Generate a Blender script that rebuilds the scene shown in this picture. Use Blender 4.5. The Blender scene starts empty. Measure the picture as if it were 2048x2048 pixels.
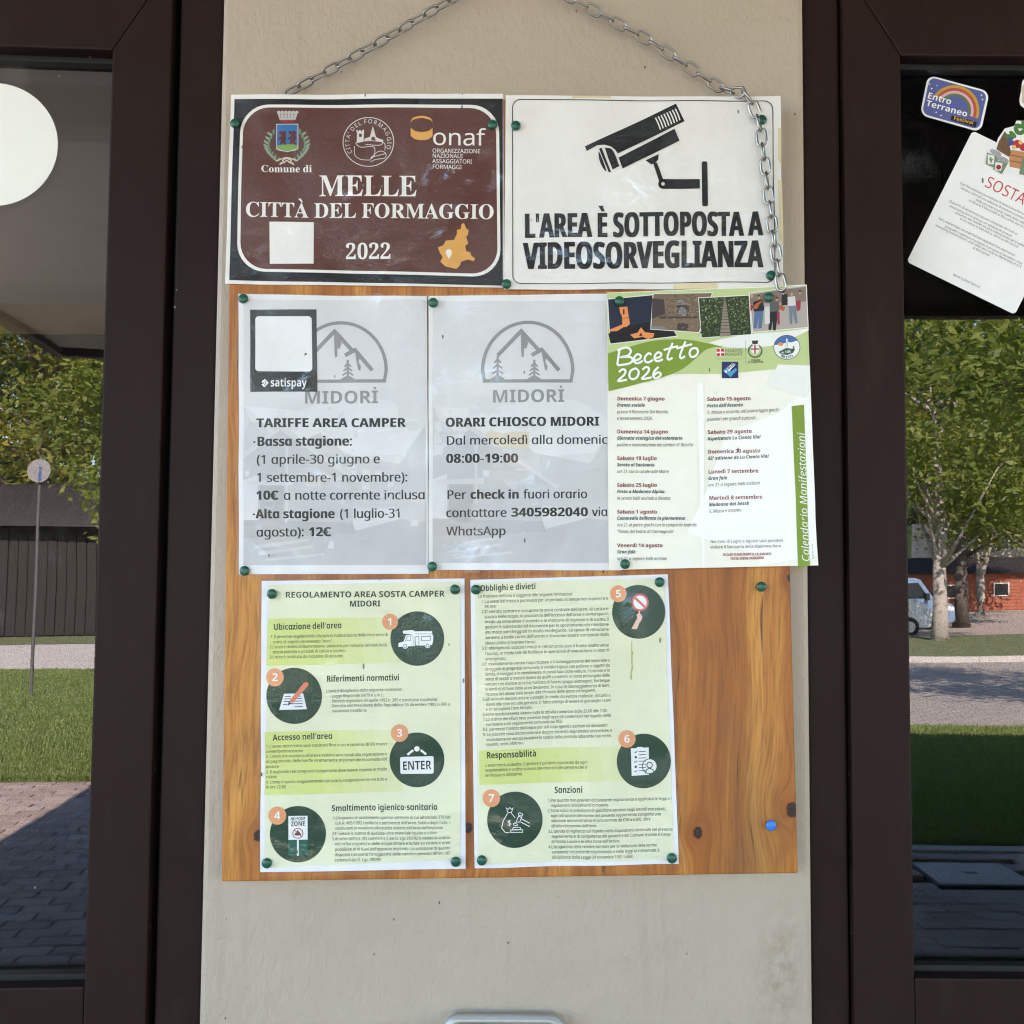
import bpy, bmesh, math, random, os
from mathutils import Vector, Matrix
from mathutils.geometry import tessellate_polygon
random.seed(7)
SC = bpy.context.scene
COL = SC.collection
R = math.radians

# ------------------------------------------------------------------ camera
FPX = 1930.0                      # focal length in photo pixels (2048 wide)
PITCH, ROLL = R(3.1), R(0.4)
CAM = Vector((0, -1.0, 1.55))
_f = Vector((0, math.cos(PITCH), math.sin(PITCH)))
_r = Vector((1, 0, 0)); _u = Vector((0, -math.sin(PITCH), math.cos(PITCH)))
CR = math.cos(ROLL)*_r + math.sin(ROLL)*_u
CU = -math.sin(ROLL)*_r + math.cos(ROLL)*_u
cd = bpy.data.cameras.new('camera'); cam = bpy.data.objects.new('camera', cd); COL.objects.link(cam)
M = Matrix((CR, CU, -_f)).transposed().to_4x4(); M.translation = CAM
cam.matrix_world = M
cd.sensor_width = 36; cd.lens = 36*FPX/2048; cd.clip_start = .02; cd.clip_end = 1500
SC.camera = cam

# ------------------------------------------------------------------ sky, sun, exposure
LIGHT = Vector((0.05, -1.0, -0.754)).normalized()     # the way the sunlight travels
world = bpy.data.worlds.new('World'); SC.world = world; world.use_nodes = True
wn = world.node_tree
sky = wn.nodes.new('ShaderNodeTexSky'); sky.sky_type = 'NISHITA'; sky.sun_disc = False
sky.sun_elevation = math.asin(-LIGHT.z); sky.sun_rotation = math.atan2(-LIGHT.x, -LIGHT.y)
sky.altitude = 700; sky.air_density = 1.0; sky.dust_density = 1.5; sky.ozone_density = 2.0
bg = wn.nodes['Background']; bg.inputs['Strength'].default_value = 0.11
wn.links.new(sky.outputs[0], bg.inputs['Color'])
sl = bpy.data.lights.new('sun', 'SUN'); sun = bpy.data.objects.new('sun', sl); COL.objects.link(sun)
sl.energy = 4.6; sl.angle = R(.53); sl.color = (1, .81, .74)
sun.rotation_euler = LIGHT.to_track_quat('-Z', 'Y').to_euler(); sun.location = (0, 5, 20)
SC.view_settings.view_transform = 'Standard'; SC.view_settings.look = 'None'
SC.view_settings.exposure = 3.92; SC.view_settings.gamma = 1
SC.render.engine = 'CYCLES'
SC.cycles.use_denoising = True; SC.cycles.denoising_prefilter = 'NONE'; SC.cycles.filter_width = 1.15
SC.cycles.max_bounces = 8; SC.cycles.diffuse_bounces = 5; SC.cycles.transparent_max_bounces = 16
SC.cycles.caustics_reflective = False; SC.cycles.caustics_refractive = False

# ------------------------------------------------------------------ geometry of the view
def ray(px, py): return _f + (px-1024)/FPX*CR - (py-1024)/FPX*CU
def W(px, py, y):                                       # photo pixel -> point on the plane at depth y
    d = ray(px, py); return CAM + d*((y-CAM.y)/d.y)
def crop(x0, y0, s): return lambda x, y: (x0+x*s, y0+y*s)
def terrain(y): return -0.03*min(max(-y-4, 0), 40)

# ------------------------------------------------------------------ materials
MATS = {}
def srgb(c):
    return tuple((v/255/12.92 if v/255 <= .04045 else ((v/255+.055)/1.055)**2.4) for v in c)
class NT:
    def __init__(s, name):
        s.m = bpy.data.materials.new(name); s.m.use_nodes = True; s.t = s.m.node_tree
        s.b = s.t.nodes['Principled BSDF']; s.out = s.t.nodes['Material Output']
    def n(s, kind, **kw):
        nd = s.t.nodes.new('ShaderNode'+kind)
        for k, v in kw.items():
            if hasattr(nd, k) and not k.startswith('i_'): setattr(nd, k, v)
            else: nd.inputs[k[2:].replace('_', ' ')].default_value = v
        return nd
    def l(s, a, b): s.t.links.new(a, b)
    def coord(s, scale=(1, 1, 1), kind='Object'):
        tc = s.n('TexCoord'); mp = s.n('Mapping'); mp.inputs['Scale'].default_value = scale
        s.l(tc.outputs[kind], mp.inputs['Vector']); return mp.outputs[0]
    def noise(s, scale, detail=4, vec=None, rough=.55, dist=0):
        nd = s.n('TexNoise'); nd.inputs['Scale'].default_value = scale; nd.inputs['Detail'].default_value = detail
        nd.inputs['Roughness'].default_value = rough; nd.inputs['Distortion'].default_value = dist
        if vec is not None: s.l(vec, nd.inputs['Vector'])
        return nd.outputs['Fac']
    def ramp(s, fac, stops):
        r = s.n('ValToRGB'); el = r.color_ramp.elements
        while len(el) < len(stops): el.new(.5)
        for e, (p, c) in zip(el, stops):
            e.position = p; e.color = (*c, 1) if len(c) == 3 else c
        s.l(fac, r.inputs[0]); return r.outputs[0]
    def mix(s, fac, a, b, mode='MIX'):
        m = s.n('MixRGB'); m.blend_type = mode
        for i, v in ((0, fac), (1, a), (2, b)):
            if hasattr(v, 'node'): s.l(v, m.inputs[i])
            elif i == 0: m.inputs[0].default_value = v
            else: m.inputs[i].default_value = (*v, 1) if len(v) == 3 else v
        return m.outputs[0]
    def math(s, op, a, b=0, c=None):
        m = s.n('Math'); m.operation = op
        for i, v in ((0, a), (1, b), (2, c)):
            if v is None: continue
            if hasattr(v, 'node'): s.l(v, m.inputs[i])
            else: m.inputs[i].default_value = v
        return m.outputs[0]
    def bump(s, h, dist, strength=1, normal=None):
        b = s.n('Bump'); b.inputs['Distance'].default_value = dist; b.inputs['Strength'].default_value = strength
        s.l(h, b.inputs['Height'])
        if normal is not None: s.l(normal, b.inputs['Normal'])
        return b.outputs[0]
    def set(s, color=None, rough=None, spec=None, metal=None, normal=None):
        for k, v in (('Base Color', color), ('Roughness', rough), ('Specular IOR Level', spec), ('Metallic', metal), ('Normal', normal)):
            if v is None: continue
            if hasattr(v, 'node'): s.l(v, s.b.inputs[k])
            else: s.b.inputs[k].default_value = (*v, 1) if isinstance(v, tuple) else v
        return s.m

def speck(t, vec, scale, thr, seed=0, stretch=(1, 1, .35), keep_at=.80):
    """fly specks and little drips: sparse dots with a shape of their own"""
    mp = t.n('Mapping'); mp.inputs['Scale'].default_value = stretch; mp.inputs['Location'].default_value = (seed, seed*1.7, seed*.6)
    t.l(vec, mp.inputs['Vector'])
    v = t.n('TexVoronoi'); v.inputs['Scale'].default_value = scale; t.l(mp.outputs[0], v.inputs['Vector'])
    sep = t.n('SeparateColor'); t.l(v.outputs['Color'], sep.inputs[0])
    keep = t.math('GREATER_THAN', sep.outputs[0], keep_at)
    size = t.math('MULTIPLY', sep.outputs[1], thr)
    return t.math('MULTIPLY', t.math('LESS_THAN', v.outputs['Distance'], size), keep)

def plain(name, color, rough=.5, spec=.4, metal=0, var=.06, nscale=60, bump=0, bscale=300):
    if name in MATS: return MATS[name]
    t = NT(name); v = t.coord()
    c = color
    if var:
        n = t.noise(nscale, 5, v)
        c = t.mix(n, tuple(x*(1-var*1.6) for x in color), tuple(min(1, x*(1+var*1.6)) for x in color))
    nm = t.bump(t.noise(bscale, 4, v), bump) if bump else None
    MATS[name] = t.set(c, rough, spec, metal, nm); return MATS[name]

def ink(c, name=None):                                 # printed colour, given as the print's own colour
    name = name or 'print_%02x%02x%02x' % tuple(int(x) for x in c)
    if name in MATS: return MATS[name]
    t = NT(name); v = t.coord(); col = srgb(c)
    n = t.noise(45, 5, v)
    base = t.mix(n, tuple(x*.93 for x in col), tuple(min(1, x*1.05) for x in col))
    base = t.mix(t.math('MULTIPLY', t.noise(6.5, 2, v), .30), base, tuple(min(1, x*.86+.14*max(col)) for x in col))
    dirt = speck(t, v, 70, .09, 3.1)
    base = t.mix(t.math('MULTIPLY', dirt, .8), base, (.02, .014, .01))
    MATS[name] = t.set(base, .55, .35); return MATS[name]

def fresnel(t, ior, normal):
    """same outside-air Fresnel from both sides of a thin sheet"""
    g = t.n('NewGeometry'); fr = t.n('Fresnel'); t.l(normal, fr.inputs['Normal'])
    t.l(t.math('ADD', t.math('MULTIPLY', g.outputs['Backfacing'], 1/ior-ior), ior), fr.inputs['IOR']); return fr
def make_film():
    t = NT('laminate_film'); v = t.coord()
    big = t.noise(16, 2, v); mid = t.noise(60, 3, v); fine = t.noise(380, 3, v, .6, .6)
    msk = t.ramp(t.noise(14, 3, v), [(.40, (0, 0, 0)), (.56, (1, 1, 1))])
    h1 = t.bump(big, .008); h2 = t.bump(mid, .0012, 1, h1)
    fm = t.math('MULTIPLY', fine, msk); h3 = t.bump(fm, .0014, 1, h2)
    fr = fresnel(t, 1.44, h3)
    tr = t.n('BsdfTransparent'); gl = t.n('BsdfGlossy'); gl.inputs['Roughness'].default_value = .025; t.l(h3, gl.inputs['Normal'])
    mx = t.n('MixShader'); t.l(fr.outputs[0], mx.inputs[0]); t.l(tr.outputs[0], mx.inputs[1]); t.l(gl.outputs[0], mx.inputs[2])
    dk = t.n('BsdfDiffuse'); dk.inputs['Color'].default_value = (.018, .012, .008, 1)
    m2 = t.n('MixShader'); s1 = speck(t, v, 55, .10, 1.3); s2 = speck(t, v, 22, .05, 5.2, (1, 1, .12))
    t.l(t.math('MULTIPLY', t.math('MAXIMUM', s1, s2), .85), m2.inputs[0]); t.l(mx.outputs[0], m2.inputs[1]); t.l(dk.outputs[0], m2.inputs[2])
    t.l(m2.outputs[0], t.out.inputs['Surface']); return t.m
def make_glass():
    t = NT('window_glass'); v = t.coord()
    h = t.bump(t.noise(1.6, 2, v), .0012)
    fr = fresnel(t, 1.60, h)
    tr = t.n('BsdfTransparent'); tr.inputs['Color'].default_value = (.90, .93, .92, 1)
    gl = t.n('BsdfGlossy'); gl.inputs['Roughness'].default_value = .0; t.l(h, gl.inputs['Normal'])
    mx = t.n('MixShader'); t.l(fr.outputs[0], mx.inputs[0]); t.l(tr.outputs[0], mx.inputs[1]); t.l(gl.outputs[0], mx.inputs[2])
    dk = t.n('BsdfDiffuse'); dk.inputs['Color'].default_value = (.5, .5, .48, 1)
    smear = t.ramp(t.noise(9, 6, t.coord((1, 1, .5)), .65, .8), [(.58, (0, 0, 0)), (.80, (.11, .11, .11))])
    dots = t.math('MULTIPLY', speck(t, v, 40, .05, 2.2, (1, 1, .8)), .45)
    m2 = t.n('MixShader'); t.l(t.math('MAXIMUM', smear, dots), m2.inputs[0]); t.l(mx.outputs[0], m2.inputs[1]); t.l(dk.outputs[0], m2.inputs[2])
    t.l(m2.outputs[0], t.out.inputs['Surface']); return t.m
FILM, GLASS = make_film(), make_glass()

def make_plaster():
    t = NT('painted_plaster'); v = t.coord()
    n = t.noise(7, 6, v); col = t.mix(n, (.375, .308, .228), (.452, .376, .285))
    st = t.ramp(t.noise(6, 6, t.coord((7, 1, .5)), .6), [(.58, (0, 0, 0)), (.78, (1, 1, 1))])
    col = t.mix(t.math('MULTIPLY', st, .22), col, (.20, .165, .12))
    scuff = t.ramp(t.noise(11, 7, v, .7, .5), [(.62, (0, 0, 0)), (.74, (1, 1, 1))])
    col = t.mix(t.math('MULTIPLY', scuff, .30), col, (.28, .22, .155))
    s1 = speck(t, v, 24, .07, .4, (1, 1, .5), .7); s2 = speck(t, v, 24, .05, 6.3, (1, 1, .06), .62); s3 = speck(t, v, 60, .08, 9.3, (1, 1, .6))
    col = t.mix(t.math('MULTIPLY', t.math('MAXIMUM', t.math('MAXIMUM', s1, s2), s3), .85), col, (.03, .022, .016))
    sp = t.n('SeparateXYZ'); t.l(v, sp.inputs[0]); c0 = W(1562, 1946, 0)
    ex = t.math('POWER', t.math('DIVIDE', t.math('SUBTRACT', sp.outputs[0], c0.x), .022), 2); ez = t.math('POWER', t.math('DIVIDE', t.math('SUBTRACT', sp.outputs[2], c0.z), .055), 2)
    rub = t.math('MULTIPLY', t.math('POWER', 2.718, t.math('MULTIPLY', t.math('ADD', ex, ez), -1)), t.ramp(t.noise(60, 6, v, .7), [(.40, (0, 0, 0)), (.60, (1, 1, 1))]))
    col = t.mix(t.math('MULTIPLY', rub, .55), col, (.24, .17, .11))
    b1 = t.bump(t.noise(160, 4, t.coord((1, 1, .55)), .6, .4), .0011); b2 = t.bump(t.noise(28, 4, v), .0022, 1, b1)
    return t.set(col, .42, .45, 0, b2)
PLASTER = make_plaster()

def make_frame_paint():
    t = NT('brown_frame_paint'); v = t.coord()
    n = t.noise(9, 6, v); col = t.mix(n, (.0165, .0080, .0062), (.024, .0128, .0102))
    dust = t.ramp(t.noise(14, 7, t.coord((1, 1, .35)), .7), [(.55, (0, 0, 0)), (.8, (1, 1, 1))])
    col = t.mix(t.math('MULTIPLY', dust, .16), col, (.085, .065, .052))
    s = t.math('MAXIMUM', speck(t, v, 42, .07, 4.4, (1, 1, .6)), speck(t, v, 14, .022, 1.4, (1, 1, .25))); col = t.mix(t.math('MULTIPLY', s, .75), col, (.45, .42, .36))
    b = t.bump(t.noise(1400, 2, v), .00012)
    rg = t.ramp(n, [(.3, (.38, .38, .38)), (.7, (.54, .54, .54))])
    return t.set(col, rg, .10, 0, b)
FRAMEP = make_frame_paint()

def make_wood(knots):
    t = NT('varnished_pine'); tc = t.n('TexCoord'); sep = t.n('SeparateXYZ'); t.l(tc.outputs['Object'], sep.inputs[0])
    x, z = sep.outputs[0], sep.outputs[2]
    dxs = None; kn = None; halo = None
    for (kx, kz, r) in knots:
        ux = t.math('SUBTRACT', x, kx); uz = t.math('MULTIPLY', t.math('SUBTRACT', z, kz), .75)
        d = t.math('SQRT', t.math('ADD', t.math('MULTIPLY', ux, ux), t.math('MULTIPLY', uz, uz)))
        g = t.math('POWER', 2.718, t.math('MULTIPLY', t.math('POWER', t.math('DIVIDE', d, r*2.6), 2), -1))
        push = t.math('MULTIPLY', g, t.math('MULTIPLY', ux, -1.6))
        core = t.math('DIVIDE', d, r)
        dxs = push if dxs is None else t.math('ADD', dxs, push)
        kn = core if kn is None else t.math('MINIMUM', kn, core)
        halo = g if halo is None else t.math('MAXIMUM', halo, g)
    kn = t.math('ADD', kn, t.math('MULTIPLY', t.math('SUBTRACT', t.noise(240, 3, t.coord()), .5), .55))
    wob = t.math('MULTIPLY', t.math('SUBTRACT', t.noise(3.2, 3, t.coord((1, 1, .5))), .5), .10)
    gx = t.math('ADD', t.math('ADD', x, dxs), wob)
    cb = t.n('CombineXYZ'); t.l(gx, cb.inputs[0]); t.l(t.math('MULTIPLY', z, .055), cb.inputs[2])
    fine = t.noise(330, 5, cb.outputs[0], .65); bandn = t.noise(34, 4, cb.outputs[0], .55); wide = t.noise(9, 3, cb.outputs[0])
    col = t.ramp(bandn, [(.28, srgb((126, 68, 22))), (.48, srgb((172, 106, 40))), (.70, srgb((212, 152, 70)))])
    col = t.mix(t.math('MULTIPLY', t.ramp(fine, [(.38, (1, 1, 1)), (.54, (0, 0, 0))]), .55), col, srgb((112, 62, 24)))
    col = t.mix(t.math('MULTIPLY', wide, .4), col, srgb((150, 88, 36)))
    stain = t.ramp(t.noise(7, 5, t.coord((1, 1, .6)), .6, .5), [(.55, (0, 0, 0)), (.75, (1, 1, 1))])
    col = t.mix(t.math('MULTIPLY', stain, .5), col, srgb((98, 70, 44)))
    crack = t.ramp(t.noise(120, 2, cb.outputs[0], .5), [(.29, (1, 1, 1)), (.33, (0, 0, 0))])
    col = t.mix(t.math('MULTIPLY', crack, .75), col, srgb((58, 32, 14)))
    col = t.mix(t.math('MULTIPLY', halo, .45), col, srgb((128, 66, 26)))
    col = t.mix(t.ramp(kn, [(.80, (1, 1, 1)), (1.05, (0, 0, 0))]), col, t.mix(t.ramp(t.noise(420, 3, t.coord()), [(.4, (0, 0, 0)), (.62, (1, 1, 1))]), srgb((22, 13, 8)), srgb((70, 42, 22))))
    s = speck(t, tc.outputs['Object'], 45, .05, 2.9, (1, 1, .5)); col = t.mix(t.math('MULTIPLY', s, .8), col, (.02, .012, .008))
    b = t.bump(fine, .00035); b = t.bump(crack, -.0006, 1, b)
    return t.set(col, .45, .4, 0, b)

# ------------------------------------------------------------------ object helpers
def link(o, parent=None):
    COL.objects.link(o)
    if parent is not None: o.parent = parent
    return o
def mesh_obj(name, verts, faces, mat, parent=None, smooth=False):
    me = bpy.data.meshes.new(name); me.from_pydata([tuple(v) for v in verts], [], faces); me.update()
    if mat: me.materials.append(mat)
    if smooth:
        for p in me.polygons: p.use_smooth = True
    return link(bpy.data.objects.new(name, me), parent)
def bm_obj(name, bm, mat, parent=None, smooth=False):
    me = bpy.data.meshes.new(name); bm.to_mesh(me); bm.free()
    if mat: me.materials.append(mat)
    if smooth:
        for p in me.polygons: p.use_smooth = True
    return link(bpy.data.objects.new(name, me), parent)
def tag(o, label=None, cat=None, group=None, kind=None):
    if label: o['label'] = label
    if cat: o['category'] = cat
    if group: o['group'] = group
    if kind: o['kind'] = kind
    return o
def empty(name, loc, label=None, cat=None, group=None, rz=0):
    o = bpy.data.objects.new(name, None); o.location = loc; o.rotation_euler = (0, 0, rz); o.empty_display_size = .05
    COL.objects.link(o); return tag(o, label, cat, group)
def bm_box(bm, a, b, bev=0):
    g = bmesh.ops.create_cube(bm, size=1)['verts']
    for v in g:
        v.co = Vector(((v.co.x+.5)*(b[0]-a[0])+a[0], (v.co.y+.5)*(b[1]-a[1])+a[1], (v.co.z+.5)*(b[2]-a[2])+a[2]))
    if bev:
        ed = list({e for v in g for e in v.link_edges})
        bmesh.ops.bevel(bm, geom=ed, offset=bev, segments=2, affect='EDGES', profile=.6)
def box(name, a, b, mat, parent=None, bev=0):
    a, b = [min(p, q) for p, q in zip(a, b)], [max(p, q) for p, q in zip(a, b)]
    bm = bmesh.new(); bm_box(bm, a, b, bev); return bm_obj(name, bm, mat, parent)
def prism(name, pts, y0, y1, mat, parent=None, bev=0):
    """polygon in (x, z) extruded from y0 to y1"""
    bm = bmesh.new(); vs = [bm.verts.new((x, y0, z)) for x, z in pts]; f = bm.faces.new(vs)
    r = bmesh.ops.extrude_face_region(bm, geom=[f]); 
    for v in r['geom']:
        if isinstance(v, bmesh.types.BMVert): v.co.y = y1
    bmesh.ops.recalc_face_normals(bm, faces=bm.faces)
    if bev: bmesh.ops.bevel(bm, geom=list(bm.edges), offset=bev, segments=2, affect='EDGES', profile=.6)
    return bm_obj(name, bm, mat, parent)
def tube(bm, pts, radii, seg=8, cap=True):
    rings = []
    for i, p in enumerate(pts):
        p = Vector(p); q = Vector(pts[min(i+1, len(pts)-1)]) - Vector(pts[max(i-1, 0)])
        q.normalize(); a = q.cross(Vector((0, 0, 1)))
        if a.length < .05: a = q.cross(Vector((1, 0, 0)))
        a.normalize(); b = q.cross(a)
        rr = radii[i] if hasattr(radii, '__len__') else radii
        rings.append([bm.verts.new(p + rr*(math.cos(2*math.pi*k/seg)*a + math.sin(2*math.pi*k/seg)*b)) for k in range(seg)])
    for r0, r1 in zip(rings, rings[1:]):
        for k in range(seg): bm.faces.new((r0[k], r0[(k+1) % seg], r1[(k+1) % seg], r1[k]))
    if cap: bm.faces.new(rings[0][::-1]); bm.faces.new(rings[-1])

# ------------------------------------------------------------------ lettering
FD = bpy.utils.system_resource('DATAFILES', path='fonts') or ''
try: NOTO = bpy.data.fonts.load(os.path.join(FD, 'NotoSansMath-Regular.woff2'))
except Exception: NOTO = None
EMB = {'m': .028, 'sbh': .034}                              # heavier styles: the glyph printed twice, slightly apart
STY = {'r': (0, 0, 0), 'm': (0, 0, 0), 'serif': (0x1D400, 0x1D41A, 0x1D7CE), 'sbh': (0x1D5D4, 0x1D5EE, 0x1D7EC), 'sb': (0x1D5D4, 0x1D5EE, 0x1D7EC),
       'sbi': (0x1D63C, 0x1D656, 0x1D7EC), 'si': (0x1D608, 0x1D622, 0x1D7E2)}
ACC = {'è': 'e', 'ì': 'i', 'à': 'a', 'ò': 'o', 'ù': 'u', 'é': 'e', 'È': 'E', 'À': 'A'}
def styl(s, st):
    U, L, D = STY[st]
    if not U or NOTO is None: return s
    return ''.join(chr(U+ord(c)-65) if 'A' <= c <= 'Z' else chr(L+ord(c)-97) if 'a' <= c <= 'z' else chr(D+ord(c)-48) if '0' <= c <= '9' else c for c in s)
def raw(s, st, res=3):
    c = bpy.data.curves.new('lettering', 'FONT'); c.body = styl(s, st); c.size = 1; c.resolution_u = res
    if NOTO: c.font = NOTO
    o = bpy.data.objects.new('lettering', c); me = bpy.data.meshes.new_from_object(o)
    v = [(p.co.x, p.co.y, 0) for p in me.vertices]; f = [tuple(p.vertices) for p in me.polygons]
    bpy.data.meshes.remove(me); bpy.data.objects.remove(o); bpy.data.curves.remove(c); return v, f
def clip_top(v, f, y):
    bm = bmesh.new(); vs = [bm.verts.new(p) for p in v]
    for q in f:
        try: bm.faces.new([vs[i] for i in q])
        except ValueError: pass
    bmesh.ops.bisect_plane(bm, geom=bm.verts[:]+bm.edges[:]+bm.faces[:], plane_co=(0, y, 0), plane_no=(0, 1, 0), clear_outer=True)
    bm.verts.index_update(); r = [tuple(p.co) for p in bm.verts], [tuple(x.index for x in q.verts) for q in bm.faces]; bm.free(); return r
GC, CAPH, XH, HH = {}, {}, {}, {}
def glyph(ch, st):
    """outline in cap-height units and advance"""
    if (ch, st) in GC: return GC[ch, st]
    if st not in CAPH:
        v, _ = raw('H', st); CAPH[st] = max(p[1] for p in v)
        v, _ = raw('x', st); XH[st] = max(p[1] for p in v)
        v, _ = raw('HH', st); HH[st] = max(p[0] for p in v)
    cap, xh = CAPH[st], XH[st]
    def adv(c): return max(p[0] for p in raw('H'+c+'H', st)[0]) - HH[st]
    def disc(cx, cy, r, z=0):
        return [(cx+r*math.cos(a*math.pi/5), cy+r*math.sin(a*math.pi/5), z) for a in range(10)], [tuple(range(10))]
    ch0 = {'’': "'", '“': '"', '”': '"', '–': '-'}.get(ch, ch)
    if ch0 == ' ': v, f, a = [], [], adv(' ')
    elif ch0 == 'ɑ':
        v, f = raw('d', st); v, f = clip_top(v, f, xh*1.01); a = adv('d')
    elif ch0 in ACC:
        b = ACC[ch0]; v, f = raw(b, st); a = adv(b)
        if b == 'i': v, f = clip_top(v, f, xh*1.005)
        cx = (min(p[0] for p in v)+max(p[0] for p in v))/2; y0 = (cap if b.isupper() else xh)+.055*cap; w = .10 if st in ('sb', 'sbh', 'serif', 'sbi') else .075
        n = len(v); v = v+[(cx-.24*cap, y0+.24*cap, 0), (cx+.0*cap, y0, 0), (cx+w*cap, y0, 0), (cx-.24*cap+2.0*w*cap, y0+.24*cap, 0)]
        f = f+[(n, n+1, n+2, n+3)]
    elif ch0 == '€':
        v, f = raw('C', st); a = adv('C'); th = .075*cap if st == 'r' else .11*cap
        for yy in (.40, .58):
            n = len(v); v = v+[(-.06*cap, yy*cap-th/2, .02), (.50*cap, yy*cap-th/2, .02), (.50*cap, yy*cap+th/2, .02), (-.06*cap, yy*cap+th/2, .02)]; f = f+[(n, n+1, n+2, n+3)]
    elif ch0 == '•': (v, f), a = disc(.22*cap, .42*cap, .12*cap), .5*cap
    elif ch0 == '·': (v, f), a = disc(.15*cap, .40*cap, .09*cap), .32*cap
    elif ch0 == '°':
        v, f = raw('o', st); v = [(p[0]*.5, p[1]*.5+.6*cap, 0) for p in v]; a = adv('o')*.55
    elif ch0 == 'İ':
        v, f = raw('I', st); a = adv('I'); cx = (min(p[0] for p in v)+max(p[0] for p in v))/2; n = len(v); r = .09*cap
        v = v+[(cx-r, 1.12*cap, 0), (cx+r, 1.12*cap, 0), (cx+r, 1.3*cap, 0), (cx-r, 1.3*cap, 0)]; f = f+[(n, n+1, n+2, n+3)]
    else: v, f = raw(ch0, st); a = adv(ch0)
    GC[ch, st] = ([(p[0]/cap, p[1]/cap, p[2]) for p in v], f, a/cap); return GC[ch, st]

def catmull(pts, closed=False, n=6):
    P = [Vector((p[0], p[1], 0)) for p in pts]; out = []; N = len(P)
    for i in range(N if closed else N-1):
        g = lambda k: P[k % N] if closed else P[max(0, min(N-1, k))]
        a, b, c, d = g(i-1), g(i), g(i+1), g(i+2)
        for j in range(n):
            t = j/n
            out.append(.5*((2*b)+(c-a)*t+(2*a-5*b+4*c-d)*t*t+(3*b-a-3*c+d)*t**3))
    if not closed: out.append(P[-1])
    return [(p.x, p.y) for p in out]

# ------------------------------------------------------------------ printed sheets
class Sheet:
    """a flat printed thing on the board; art is given in photo pixels and laid on the sheet's plane"""
    def __init__(s, root, y, disp=None): s.root, s.y, s.disp = root, y, disp or (lambda x, y: 0); s.base = .0004 if disp else 0
    def world(s, px, py, lift=0):
        p = W(px, py, s.y); p.y -= s.disp(px, py)+lift; return p - s.root.location
    def layer(s, name, color, lift, k, mat=None): return Layer(s, name, mat or ink(color), lift, k)
    def grid(s, name, corners, mat, lift, nx=18, ny=26, thick=0.0003, bow=None):
        (a, b, c, d) = corners; V = []; Fc = []                       # TL TR BR BL in pixels
        for j in range(ny+1):
            for i in range(nx+1):
                u, v = i/nx, j/ny
                x = (a[0]*(1-u)+b[0]*u)*(1-v)+(d[0]*(1-u)+c[0]*u)*v; y = (a[1]*(1-u)+b[1]*u)*(1-v)+(d[1]*(1-u)+c[1]*u)*v
                if bow: dx, dy = bow(u, v); x += dx; y += dy
                V.append(s.world(x, y, lift))
        N = nx+1
        for j in range(ny):
            for i in range(nx): Fc.append((j*N+i, (j+1)*N+i, (j+1)*N+i+1, j*N+i+1))
        if thick:
            n = len(V); V += [v+Vector((0, thick, 0)) for v in V]; Fc += [tuple(q+n for q in f[::-1]) for f in Fc]
            rim = [i for i in range(N)]+[j*N+nx for j in range(1, ny+1)]+[ny*N+i for i in range(nx-1, -1, -1)]+[j*N for j in range(ny-1, 0, -1)]
            for p, q in zip(rim, rim[1:]+rim[:1]): Fc.append((p, q, q+n, p+n))
        return mesh_obj(name, V, Fc, mat, s.root, smooth=False)

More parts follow.
